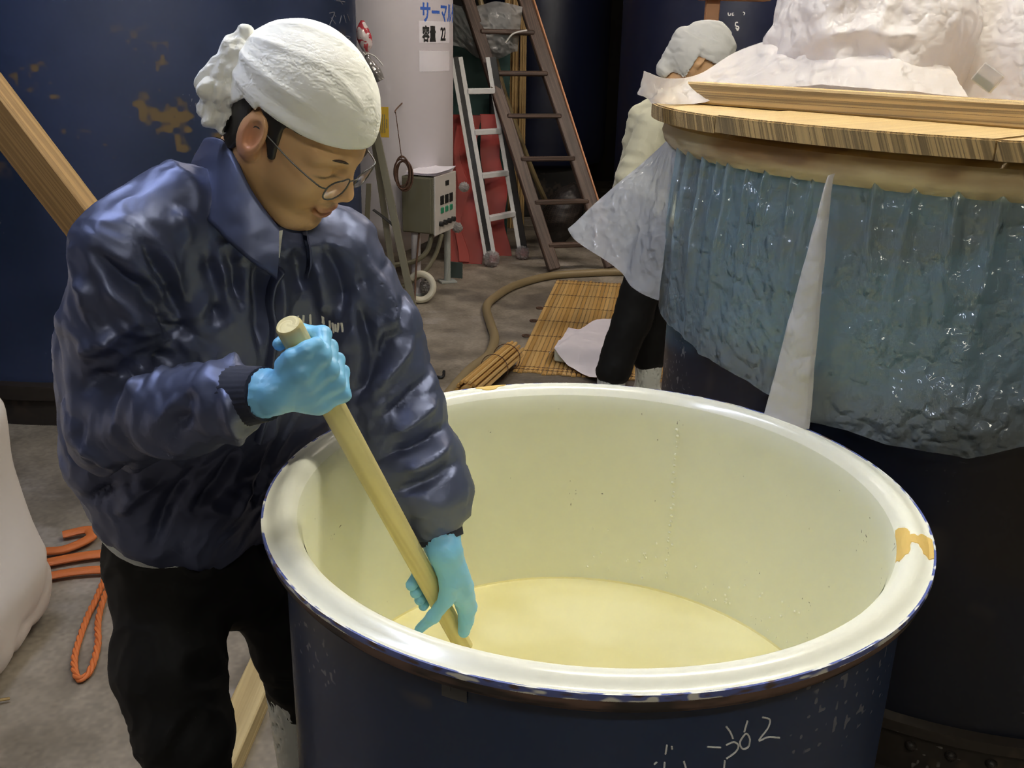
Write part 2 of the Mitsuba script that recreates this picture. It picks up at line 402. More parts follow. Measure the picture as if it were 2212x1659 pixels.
PR = mikit.proc
MATS = {
    'm_floor': P(PR(concrete), 0.62),
    'm_wall': P((0.045, 0.04, 0.038), 0.8), 'm_ceiling': P((0.10, 0.085, 0.07), 0.9),
    'm_white_metal': P((0.75, 0.75, 0.73), 0.4),
    'm_tub_blue': P(PR(blue_paint([0.007, 0.018, 0.052], [0.013, 0.030, 0.080], [0.10, 0.08, 0.06], -2.0)), 0.33, specular=0.5),
    'm_tank_blue': P(PR(blue_paint([0.010, 0.020, 0.052], [0.024, 0.037, 0.090], [0.13, 0.085, 0.035], 0.15, 1.0, 1.62, 1.2155 / 1.165)), 0.48, specular=0.5),
    'm_tank_teal': P(PR(blue_paint([0.025, 0.09, 0.15], [0.05, 0.13, 0.19], [0.10, 0.07, 0.04], 0.3)), 0.4),
    'm_tank_dark': P(PR(dark_tank), 0.42),
    'm_tank_black': P(PR(blue_paint([0.010, 0.009, 0.011], [0.024, 0.018, 0.014], [0.045, 0.03, 0.02], 0.5)), 0.5),
    'm_enamel': P(PR(enamel), 0.30, specular=0.5),
    'm_rim_white': P((0.84, 0.84, 0.72), 0.22, specular=0.6),
    'm_rim_edge': P(PR(chipped_edge), 0.35), 'm_rim_under': P(PR(rim_under), 0.55),
    'm_rim_stained': P(PR(rust_rim), 0.4),
    'm_chip': P((0.68, 0.47, 0.14), 0.6), 'm_chalk': P((0.75, 0.75, 0.75), 0.9),
    'm_chalk_faint': P((0.16, 0.16, 0.19), 0.9),
    'm_mash': P(PR(mash), 0.28, specular=0.45),
    'm_wood_lid': P(PR(wood((0.50, 0.345, 0.15), (0.15, 0.10, 0.045), 210, 0.45, soft=0.85)), 0.6),
    'm_wood_brace': P(PR(wood((0.50, 0.31, 0.12), (0.33, 0.19, 0.07), 120, 0.3, (0.25, 0.14, 0.05))), 0.6),
    'm_wood_dark': P(PR(wood((0.10, 0.062, 0.045), (0.035, 0.021, 0.016), 70, 0.3, (0.02, 0.015, 0.01))), 0.55),
    'm_wood_pale': P(PR(wood((0.60, 0.48, 0.25), (0.42, 0.31, 0.14), 50, 0.1)), 0.55),
    'm_wood_orange': P((0.50, 0.25, 0.13), 0.6),
    'm_pole': P(PR(wood((0.66, 0.59, 0.30), (0.52, 0.45, 0.20), 40, 0.05)), 0.45),
    'm_jacket': P((0.082, 0.097, 0.172), 0.44, metallic=0.55, specular=0.5),
    'm_rib': P((0.014, 0.017, 0.034), 0.8),
    'm_trousers': P((0.005, 0.005, 0.0052), 0.7, specular=0.25),
    'm_shirt': P((0.62, 0.66, 0.66), 0.8),
    'm_skin': P((0.58, 0.345, 0.175), 0.48, specular=0.4), 'm_lips': P((0.50, 0.22, 0.16), 0.4),
    'm_skin_vc': P({'type': 'mesh_attribute', 'name': 'vertex_color'}, 0.45, specular=0.4),
    'm_brow': P((0.05, 0.03, 0.02), 0.7),
    'm_hair': P((0.012, 0.011, 0.011), 0.5), 'm_stubble': P((0.33, 0.20, 0.11), 0.6),
    'm_towel': P(PR(towel_tint), 0.9, (PR(weave), 0.0009)),
    'm_glove': P((0.19, 0.50, 0.80), 0.38, specular=0.5),
    'm_boot': P((0.72, 0.74, 0.70), 0.35),
    'm_black_metal_or_shade': P((0.01, 0.01, 0.011), 0.35), 'm_gun_metal': P((0.10, 0.10, 0.10), 0.35, metallic=0.6),
    'm_glasses': {'type': 'thindielectric', 'int_ior': 1.5},
    'm_film': {'type': 'bumpmap', 'arbitrary': PR(crinkle), 'scale': 0.020,
               'bsdf': {'type': 'principledthin', 'base_color': {'type': 'rgb', 'value': [0.80, 0.93, 0.98]}, 'roughness': 0.07, 'spec_trans': 0.70, 'diff_trans': 0.9, 'eta': 1.55}},
    'm_film_lit': {'type': 'bumpmap', 'arbitrary': PR(crinkle), 'scale': 0.012,  # flap film whitened: light from behind and above put into its colour
               'bsdf': {'type': 'principledthin', 'base_color': {'type': 'rgb', 'value': [0.86, 0.87, 0.90]}, 'roughness': 0.10, 'spec_trans': 0.35, 'diff_trans': 0.9, 'eta': 1.55}},
    'm_film_milky': {'type': 'bumpmap', 'arbitrary': PR(crinkle), 'scale': 0.012,
               'bsdf': {'type': 'principledthin', 'base_color': {'type': 'rgb', 'value': [0.93, 0.90, 0.90]}, 'roughness': 0.16, 'spec_trans': 0.14, 'diff_trans': 0.8, 'eta': 1.5}},
    'm_film_clear': {'type': 'principledthin', 'base_color': {'type': 'rgb', 'value': [0.9, 0.9, 0.9]}, 'roughness': 0.1, 'spec_trans': 0.75, 'diff_trans': 0.8, 'eta': 1.5},
    'm_tank_navy': P((0.006, 0.009, 0.030), 0.4),
    'm_foil': P((0.38, 0.36, 0.35), 0.12, metallic=0.4), 'm_candy': P(PR(candy), 0.2, specular=0.7),
    'm_film_grey': {'type': 'principledthin', 'base_color': {'type': 'rgb', 'value': [0.55, 0.55, 0.55]}, 'roughness': 0.2, 'spec_trans': 0.45, 'diff_trans': 0.6, 'eta': 1.5},
    'm_thermal': P((0.60, 0.56, 0.59), 0.45), 'm_sign_white': P((0.78, 0.75, 0.80), 0.5), 'm_sign_blue': P((0.05, 0.13, 0.50), 0.5), 'm_ink': P((0.01, 0.01, 0.01), 0.6),
    'm_olive': P((0.165, 0.155, 0.105), 0.5), 'm_panel': P((0.58, 0.55, 0.52), 0.5), 'm_green_button': P((0.03, 0.22, 0.12), 0.4),
    'm_alu': P((0.66, 0.66, 0.66), 0.35), 'm_red': P((0.34, 0.034, 0.026), 0.5), 'm_teal': P((0.015, 0.055, 0.05), 0.6),
    'm_bar': P((0.17, 0.155, 0.105), 0.6), 'm_bamboo_pole': P((0.48, 0.32, 0.14), 0.5), 'm_yellow': P((0.62, 0.40, 0.03), 0.5),
    'm_hose': P((0.25, 0.19, 0.10), 0.45), 'm_hose_white': P((0.66, 0.62, 0.50), 0.5), 'm_cord': P((0.10, 0.05, 0.03), 0.8),
    'm_orange': P((0.62, 0.17, 0.045), 0.6), 'm_string': P((0.75, 0.74, 0.70), 0.7),
    'm_container': P((0.72, 0.66, 0.62), 0.5), 'm_cloth': P((0.74, 0.70, 0.74), 0.8), 'm_sweater': P((0.66, 0.63, 0.47), 0.9), 'm_cap': P((0.68, 0.67, 0.64), 0.85),
    'm_block': P((0.55, 0.62, 0.56), 0.5), 'm_knob_red': P((0.45, 0.06, 0.08), 0.4), 'm_straw': P((0.30, 0.20, 0.07), 0.7),
    'm_grey_pipe': P((0.40, 0.42, 0.40), 0.45), 'm_dark_teal': P((0.05, 0.07, 0.065), 0.5),
}
BAMBOO = [(0.56, 0.34, 0.115), (0.62, 0.40, 0.15), (0.47, 0.275, 0.085), (0.52, 0.335, 0.13)]
for _i, _c in enumerate(BAMBOO):
    MATS[f'm_slat_{_i}'] = P(_c, 0.42)
for _k, _v in MATS.items():
    scene[_k] = _v
# ---------------------------------------------------------------- the setting
add('floor', box((10.2, 14.2, 0.1), (0, 4.5, -0.05), bev=0), 'm_floor', kind='structure', label='worn grey brown concrete floor of the brewery hall')
add('wall_back', box((10.2, 0.1, CEIL), (0, 11.55, CEIL / 2), bev=0), 'm_wall', kind='structure', label='dark wall behind the tanks')
add('wall_left', box((0.1, 14, CEIL), (-5.05, 4.5, CEIL / 2), bev=0), 'm_wall', kind='structure', label='dark wall left of the blue tank')
add('wall_right', box((0.1, 14, CEIL), (5.05, 4.5, CEIL / 2), bev=0), 'm_wall', kind='structure', label='dark wall right of the tanks')
add('wall_front', box((10.2, 0.1, CEIL), (0, -2.55, CEIL / 2), bev=0), 'm_wall', kind='structure', label='wall behind the viewer')
add('ceiling', box((10.2, 14.2, 0.1), (0, 4.5, CEIL + 0.05), bev=0), 'm_ceiling', kind='structure', label='dark timber ceiling of the hall')
lamp_light()

# ---------------------------------------------------------------- the open tub with the mash
TC, TR = np.array([0.12, 1.296]), 0.472
c3 = (TC[0], TC[1], 0)
k = 'enamel_tub'
tag(k, 'open dark blue enamel tub with a cream lining and white rim, being stirred', 'tub')
add(k + '__outer_wall', lathe([(0.0, 0.02), (0.43, 0.02), (0.443, 0.035), (0.443, 0.915), (0.449, 0.922)], 160, c3), 'm_tub_blue', True, label='dark navy outer wall with scratches')
lin = [(0.424, 0.944), (0.4185, 0.93), (0.417, 0.905), (0.417, 0.16), (0.40, 0.11), (0.36, 0.085), (0.0, 0.08)]
add(k + '__inner_lining', lathe(lin, 160, c3), 'm_enamel', True, label='cream enamel lining')
ang = np.linspace(0, 1, 9)
top = [(0.424 + 0.045 * t, 0.944 + 0.0155 * math.sin(math.pi * min(1, t * 1.15) ** 0.8 * 0.86)) for t in ang]
add(k + '__rim', lathe([(r, z) for r, z in top][::-1], 160, c3), 'm_rim_white', True, label='glossy white rolled rim')
e = [top[-1], (0.472, 0.951), (0.4725, 0.946), (0.471, 0.942)]
add(k + '__rim__chipped_edge', lathe(e[::-1], 160, c3), 'm_rim_edge', True, label='chipped blue and white edge of the rim')
add(k + '__rim__rusty_underside', lathe([(0.444, 0.922), (0.452, 0.917), (0.462, 0.922), (0.469, 0.932), (0.471, 0.942)], 160, c3), 'm_rim_under', True, label='rusty brown underside of the rim')

def rim_pt(a, t):
    """a point on the rolled rim: azimuth in degrees, t from the inner (0) to the outer (1) edge"""
    r = np.interp(t, ang, [q[0] for q in top]); z = np.interp(t, ang, [q[1] for q in top])
    return np.array([TC[0] + r * math.cos(math.radians(a)), TC[1] + r * math.sin(math.radians(a)), z])

def rim_patch(blobs, key, label):
    """flaking ochre filler lying on the rim; blobs: (azimuth, t, half width in degrees, half width in t)"""
    ms = []
    for (a, t, da, dt) in blobs:
        th = np.linspace(0, 2 * np.pi, 25)[:-1]
        jag = 1 + 0.22 * (rng.random(24) - 0.5)
        ring = [rim_pt(a + da * j * math.cos(x), np.clip(t + dt * j * math.sin(x), 0, 1)) + [0, 0, 0.0012] for x, j in zip(th, jag)]
        mid = [rim_pt(a + 0.5 * da * math.cos(x), np.clip(t + 0.5 * dt * math.sin(x), 0, 1)) + [0, 0, 0.0016] for x in th]
        c = rim_pt(a, t) + [0, 0, 0.0017]
        low = [q - [0, 0, 0.0025] for q in ring]
        V = np.vstack([ring, mid, [c], low]); j = np.arange(24); jn = (j + 1) % 24
        F = np.vstack([np.stack([j, jn, 24 + jn], 1), np.stack([j, 24 + jn, 24 + j], 1), np.stack([24 + j, 24 + jn, np.full(24, 48)], 1), np.stack([49 + j, 49 + jn, jn], 1), np.stack([49 + j, jn, j], 1)])
        ms.append((V, F))
    add(k + '__rim__' + key, cat(*ms), 'm_chip', label=label)
rim_patch([(111.8, 0.55, 3.0, 0.30), (109.0, 0.60, 2.0, 0.2)], 'filler_patch', 'ochre filler patch on the far rim')
rim_patch([(56.0, 0.86, 2.4, 0.12), (53.2, 0.9, 2.0, 0.08)], 'filler_patch', 'small ochre filler patch on the far right rim')
rim_patch([(-19.5, 0.10, 6.2, 0.26), (-19.0, 0.87, 3.8, 0.32), (-18.5, 0.47, 1.5, 0.2)], 'filler_patch', 'bow tie shaped ochre patch on the right rim')
# a line of little blisters down the lining's seam
bl = []
for q in range(26):
    a, z = math.radians(63.0 + rng.normal(0, 0.25)), 0.90 - q * 0.0125 + rng.normal(0, 0.002)
    s = trimesh.creation.icosphere(1, 0.0022 + 0.0012 * rng.random())
    bl.append((np.array(s.vertices) + [TC[0] + 0.4165 * math.cos(a), TC[1] + 0.4165 * math.sin(a), z], np.array(s.faces)))
add(k + '__seam_blisters', cat(*bl), 'm_enamel', True, kind='stuff', label='line of small blisters down the lining')
dp = []
for q in range(46):
    a, z = math.radians(rng.uniform(20, 85)), 0.57 + abs(rng.normal(0, 0.05))
    s = trimesh.creation.icosphere(1, 0.0012 + 0.0013 * rng.random())
    dp.append((np.array(s.vertices) * [1, 1, 1.3] + [TC[0] + 0.416 * math.cos(a), TC[1] + 0.416 * math.sin(a), z], np.array(s.faces)))
add(k + '__mash_droplets', cat(*dp), 'm_rim_white', True, kind='stuff', label='splashed droplets above the liquid')

def on_cyl(pts, c, R, w, lift=0.0006):
    """chalk stroke on an upright cylinder through (azimuth in degrees, z) points"""
    q = spline(np.array(pts, float), max(6, 8 * len(pts)))
    q = [(c[0] + (R + lift) * math.cos(math.radians(a)), c[1] + (R + lift) * math.sin(math.radians(a)), z) for a, z in q]
    return tube(q, w, 5)

CH = [[(-76.8, .856), (-74.7, .852)], [(-74.2, .879), (-73.5, .871), (-72.9, .861)], [(-73.9, .854), (-72.7, .856), (-71.9, .85), (-72.2, .842), (-73.6, .835)], [(-70.9, .881), (-71.2, .867)],
      [(-71.4, .86), (-71.7, .853), (-71.1, .844), (-70.2, .845), (-70.1, .855), (-70.8, .864), (-71.4, .86)], [(-68.4, .881), (-67.1, .875), (-67.2, .864), (-68.5, .85), (-66.9, .851), (-64.8, .845)],
      [(-82.8, .864), (-82.9, .852)], [(-82.1, .862), (-82.0, .858)], [(-80.1, .84), (-79.7, .831)], [(-82.9, .841), (-82.9, .833)], [(-73.8, .833), (-73.8, .823)], [(-84.4, .839), (-84.0, .842)]]
for s in CH:
    add(k + '__chalk_stroke', on_cyl(s, TC, 0.443, 0.0011), 'm_chalk', label='white chalk stroke of the writing on the front of the tub')
pl = [(TC[0] + 0.4445 * math.cos(math.radians(a)), TC[1] + 0.4445 * math.sin(math.radians(a)), z) for z in (0.892, 0.912, 0.934) for a in (-115.3, -113.3, -111.3)]
add(k + '__maker_plate', cat(grid(np.array(pl).reshape(3, 3, 3)), on_cyl([(-113.9, .925), (-113.9, .902)], TC, .444, .0008), on_cyl([(-113.9, .925), (-112.4, .923), (-112.4, .914), (-113.9, .912)], TC, .444, .0008)), 'm_gun_metal', label='small worn plate under the rim')
add('rice_mash', lathe([(0.0, 0.5505), (0.05, 0.5505), (0.41, 0.5508), (0.4155, 0.5525), (0.4168, 0.556), (0.4169, 0.50), (0.40, 0.45), (0.0, 0.45)][::-1], 96, c3), 'm_mash', True, kind='stuff', label='creamy yellow rice mash filling the lower half of the tub', cat='mash')
# ---------------------------------------------------------------- the covered tank on the right, its lid and its plastic
KC, KR = np.array([1.03, 2.087]), 0.68
k = 'covered_tank'
ck = (KC[0], KC[1], 0)
tag(k, 'tall dark enamel tank under a round wooden lid and plastic sheets', 'tank')
add(k + '__body', lathe([(0.0, 0.36), (0.675, 0.36), (KR, 0.37), (KR, 1.365)], 160, ck), 'm_tank_dark', True, label='blue to black painted tank wall')
add(k + '__rim', lathe([(0.68, 1.36), (0.70, 1.362), (0.716, 1.376), (0.722, 1.395), (0.717, 1.412), (0.70, 1.4225), (0.66, 1.424), (0.64, 1.40)], 160, ck), 'm_rim_stained', True, label='cream rolled rim with brown stains')
add(k + '__base_flange', lathe([(0.68, 0.425), (0.70, 0.42), (0.702, 0.40), (0.69, 0.392), (0.69, 0.31), (0.715, 0.305), (0.715, 0.27), (0.66, 0.265), (0.62, 0.0)][::-1], 128, ck), 'm_tank_black', True, label='riveted black base band')
for a in np.arange(-176, -60, 5.6):
    s = trimesh.creation.icosphere(1, 0.011)
    add(k + '__base_flange__rivet', (np.array(s.vertices) * [1, 1, 0.9] + [KC[0] + 0.691 * math.cos(math.radians(a)), KC[1] + 0.691 * math.sin(math.radians(a)), 0.372], np.array(s.faces)), 'm_tank_black', True)

# wooden lid: planks run away from the front edge, the batten across them
bd = unit([0.67, -0.74, 0]); bn = np.array([bd[1], -bd[0], 0])          # along the batten / outwards to the viewer
bn = -bn if bn @ np.array([-0.74, -0.67, 0]) < 0 else bn
k = 'plank_cover'
tag(k, 'round lid of planks with a weathered sawn edge lying on the tall dark tank', 'lid')
disc = Point(0, 0).buffer(0.748, 64)
e0 = (np.array([0.324, 1.756, 0]) - [KC[0], KC[1], 0]) @ bd
w = 0.486
R2 = np.stack([bd, -bn, [0, 0, 1]], 1)
for q in range(-3, 6):
    x0 = e0 + q * w
    poly = disc.intersection(sbox(x0 + 0.0012, -1, x0 + w - 0.0012, 1))
    if poly.is_empty or poly.area < 0.003:
        continue
    dz = rng.uniform(-0.0015, 0.0015)
    poly = poly.segmentize(0.03)
    ins = poly.buffer(-0.003)
    V, F = cat(prism(ins, 1.452 + dz, 1.4545 + dz), prism(poly, 1.4245 + dz, 1.452 + dz))
    uv = np.stack([V[:, 1] + q * 3.7, V[:, 0] + V[:, 2] * 0.4 + q * 1.3], 1)
    add(k + '__plank', (V @ R2.T + [KC[0], KC[1], 0], F, uv), 'm_wood_lid')
cb = np.array([KC[0], KC[1], 0]) + bn * 0.46
add(k + '__batten', beam(cb - bd * 0.50 + [0, 0, 1.476], cb + bd * 0.59 + [0, 0, 1.476], 0.06, 0.042, bev=0.004), 'm_wood_lid', label='square batten across the top of the lid')

def crumple(P, s=1.0, seed=0):
    """sharp creases like those of stiff film"""
    a = np.abs(meshkit.fbm(P * 7 * s, 3, seed) - 0.5)
    b = np.abs(meshkit.fbm(P * 15 * s + 7, 3, seed + 5) - 0.5)
    c = np.abs(meshkit.fbm(P * 34 * s + 3, 2, seed + 9) - 0.5)
    return a * 1.0 + b * 0.5 + c * 0.14 - 0.27

def pleats(th, t, items):
    """folds that hang from the tie: items (azimuth, drift, width in degrees, height, length)"""
    out = 0
    for (a, dr_, w_, h_, l_) in items:
        out = out + h_ * np.exp(-((th - a - dr_ * t) / (w_ * (0.35 + t))) ** 2) * np.clip(1.2 - t / l_, 0, 1)
    return out

def skirt(th0, th1, n, m, zb, items, r0=0.693, seed=0, extra=None, amp=0.025, flare=0.02):
    th = np.linspace(th0, th1, n)[:, None] + np.zeros((1, m)); t = np.linspace(0, 1, m)[None, :] + np.zeros((n, 1))
    z = 1.378 + (zb(th) - 1.378) * t
    a = np.radians(th)
    q = np.stack([np.cos(a) * 0.7, np.sin(a) * 0.7, z * 0.6], -1)
    r = r0 + flare * np.sqrt(t) + pleats(th, t, items) + amp * crumple(q, 1.0, seed) * np.clip(t * 4, 0.15, 1) * 1.2
    if extra is not None:
        r = r + extra(th, z)
    r = np.maximum(r, 0.684)
    return np.stack([KC[0] + r * np.cos(a), KC[1] + r * np.sin(a), z], -1)

k = 'plastic_sheet'
tag(k, 'clear crinkled plastic sheet tied below the stained tank rim and hanging like a skirt', 'plastic sheet')
zl = lambda th: np.interp(th, [-186, -177, -171, -167, -153, -147, -141, -137], [1.06, 1.03, 1.012, 1.012, 0.995, 0.985, 0.973, 0.973]) + 0
it = [(-173, -3, 2.0, 0.020, 1.3), (-167.5, -4, 1.6, 0.022, 1.0), (-163, -1, 1.0, 0.016, 1.1), (-159, -2, 0.9, 0.013, 0.7), (-156, -1.5, 1.0, 0.016, 1.4), (-152, 0, 0.9, 0.010, 0.6), (-148, -3, 1.1, 0.014, 0.5), (-143.5, 1, 1.0, 0.010, 0.5), (-140, -2, 0.9, 0.010, 0.9)]
add(k, grid(skirt(-186, -137.5, 170, 100, zl, it, seed=3)), 'm_film', True)
# the flap that sticks out at the left
n, m = 60, 80
u = np.linspace(0, 1, n)[:, None] + np.zeros((1, m)); t = np.linspace(0, 1, m)[None, :] + np.zeros((n, 1))
th = np.radians(-174 - 20 * u * (1 - 0.12 * t))
tipr = 0.70 + 0.03 * t + (u ** 1.1) * t * 0.19
zz = 1.378 + ((1.055 + 0.10 * u ** 1.3) - 1.378) * t
q = np.stack([np.cos(th) * 0.7, np.sin(th) * 0.7, zz * 0.6], -1)
r = tipr + 0.03 * crumple(q, 0.8, 21) * np.clip(t * 3, 0, 1) + 0.012 * np.sin(u * 9) * t
add(k + '__flap', grid(np.stack([KC[0] + r * np.cos(th), KC[1] + r * np.sin(th), zz], -1)), 'm_film_lit', True, label='stiff flap sticking out to the left')
zr = lambda th: np.interp(th, [-142, -141.3, -134, -129.6, -124.4, -118, -114.4, -108.5, -100, -90, -60], [.95, .948, .954, .958, .952, .958, .955, .99, .97, .98, .98])
it = [(-131, 2, 1.3, 0.016, 0.5), (-126, -2, 1.2, 0.014, 0.6), (-121, 1, 1.4, 0.016, 0.5), (-116, -1, 1.5, 0.014, 0.8), (-112, 3, 2.0, 0.02, 0.9), (-106, 2, 2.0, 0.02, 1.0), (-98, 0, 2, 0.015, 1), (-88, 0, 2, 0.015, 1), (-76, 0, 2, 0.015, 1)]
def bulge(th, z):
    g = np.exp(-((th + 117) / 5.5) ** 2 - ((z - 1.015) / 0.05) ** 2)
    a = np.radians(th)
    q = np.stack([np.cos(a) * 0.7, np.sin(a) * 0.7, z], -1)
    return g * (0.030 + 0.035 * crumple(q, 1.7, 31))
k2 = 'plastic_sheet_001'
tag(k2, 'clear plastic sheet on the right of the tank, its edge resting on the tub rim', 'plastic sheet')
add(k2, grid(skirt(-141.0, -62, 260, 110, zr, it, r0=0.6965, seed=12, extra=bulge)), 'm_film', True)
n, m = 24, 100
u = np.linspace(0, 1, n)[:, None] + np.zeros((1, m)); t = np.linspace(0, 1, m)[None, :] + np.zeros((n, 1))
th = (-136.6 + 0.5 * u) + t * ((-141.2 + 7.2 * u) - (-136.6 + 0.5 * u))
zz = 1.378 + (0.950 - 1.378) * t + 0.004 * u
a = np.radians(th)
r = 0.722 + 0.022 * np.sqrt(t) + 0.014 * np.sin(u * np.pi) ** 0.5 + 0.012 * crumple(np.stack([np.cos(a), np.sin(a), zz], -1), 1.2, 44)
add(k2 + '__folded_strip', grid(np.stack([KC[0] + r * np.cos(a), KC[1] + r * np.sin(a), zz], -1)), 'm_film_milky', True, label='milky doubled fold along its left edge')

# milky plastic heaped on the lid
def heap(c, along, across, seed, lines=(), amp=1.0, zt=2.25, n=240, m=150, z0=1.459):
    ph = np.linspace(0, 2 * np.pi, n)[:, None] + np.zeros((1, m)); t = np.linspace(0, 1, m)[None, :] + np.zeros((n, 1))
    z = z0 + (zt - z0) * t
    flare = 1 + 0.22 * np.exp(-t * 14) + 0.10 * np.sin(np.minimum(t * 5, np.pi)) - 0.25 * t
    base = np.stack([np.cos(ph), np.sin(ph)], -1)
    q = np.stack([base[..., 0], base[..., 1], t * 4.5], -1)
    g = np.random.default_rng(seed)                                   # flat panels that meet in sharp creases
    K = 11
    az = np.arange(K) * 2 * np.pi / K + g.uniform(-.25, .25, K); bb = g.uniform(.86, 1.06, K); sl = g.uniform(-.55, .25, K)
    acc = 0
    for i in range(K):
        for lay in range(3):
            a2, b2 = az[i] + g.uniform(-.3, .3), bb[i] + (.10, 0, .12)[lay] * g.uniform(0.2, 1)
            ri = (b2 + (sl[i] + (0.7, 0, -0.5)[lay]) * (t * 4.5 - (1.1, .55, .2)[lay]) * 0.28) / np.maximum(np.cos(ph - a2), .12)
            acc = acc + np.maximum(ri, .3) ** -26.0
    d = acc ** (-1 / 26.0) - 1 + amp * 0.05 * (np.abs(meshkit.fbm(q * [4, 4, 2] + 4, 2, seed + 3) - 0.5) * 2 - .2)
    f = flare * (1 + d) * (1 - 0.999 * t ** 10)
    P = np.array([c[0], c[1], 0]) + (base[..., 0] * along * f)[..., None] * bd + (base[..., 1] * across * f)[..., None] * bn
    P[..., 2] = z
    V = P.reshape(-1, 3); out = (V - [c[0], c[1], 0]) * [1, 1, 0]; out /= np.linalg.norm(out, axis=1, keepdims=True) + 1e-9
    for l in lines:
        d_, t_ = polydist(V, spline(l, 24))
        V = V + out * (0.030 * np.exp(-(d_ / 0.020)) - 0.012 * np.exp(-(d_ / 0.06) ** 2))[:, None]
    return V.reshape(P.shape)
HL = [[(.694, 1.976, 1.649), (.682, 1.973, 1.618), (.672, 1.982, 1.606)], [(.672, 1.982, 1.606), (.69, 1.96, 1.588), (.726, 1.945, 1.533), (.746, 1.913, 1.49)],
      [(.672, 1.982, 1.606), (.611, 1.991, 1.594), (.56, 2.094, 1.557), (.506, 2.155, 1.484)], [(.50, 2.16, 1.475), (.522, 2.194, 1.539), (.516, 2.143, 1.649)], [(.672, 1.982, 1.606), (.704, 1.967, 1.594), (.766, 1.988, 1.6)]]
k = 'plastic_cover'
tag(k, 'milky plastic film heaped up on the wooden lid, its nearer left bulge', 'plastic cover')
add(k, grid(heap((0.745, 2.165), 0.215, 0.22, 5, HL)), 'm_film_milky', True)
n, m = 80, 40
lo = spline([(0.262, 1.99, 1.459), (0.30, 2.02, 1.458), (0.37, 2.06, 1.460), (0.46, 2.05, 1.485), (0.56, 1.955, 1.502), (0.68, 1.86, 1.503), (0.85, 1.92, 1.49)], n)
hi = spline([(0.232, 1.90, 1.523), (0.30, 2.05, 1.505), (0.38, 2.15, 1.512), (0.47, 2.20, 1.56), (0.58, 2.15, 1.60), (0.70, 2.10, 1.63), (0.86, 2.12, 1.60)], n)
t = np.linspace(0, 1, m)[None, :, None]
G = lo[:, None] * (1 - t) + hi[:, None] * t
G = G - bn * -1 * (0.05 * np.sin(np.pi * t)) * 0.6
G = G + np.array([0, 0, 1]) * (0.05 * crumple(G, 1.0, 51))[..., None] * np.sin(np.pi * np.clip(t, 0.08, 1)) + bn * (0.11 * crumple(G, 1.3, 52))[..., None] * np.sin(np.pi * np.clip(t, 0.0, 1))
add(k + '__corner', grid(G), 'm_film_milky', True, label='spread corner lying over the left of the lid')
tag('plastic_cover_001', 'pinkish milky plastic film rising behind the bulge, at the right edge', 'plastic cover')
add('plastic_cover_001', grid(heap((1.24, 2.00), 0.52, 0.30, 17, [], 0.55)), 'm_film_milky', True)
R = axes((0.62, -0.52, -0.50), (0.55, -0.2, 1))
add('clear_packet', box((0.040, 0.010, 0.034), (0.775, 1.69, 1.530), R, 0.002), 'm_film_clear', label='small clear square packet against the milky film', cat='packet')
add('clear_packet__paper', box((0.036, 0.004, 0.013), np.array([0.775, 1.69, 1.530]) + R @ np.array([0, 0, -0.009]), R, 0.001), 'm_block')
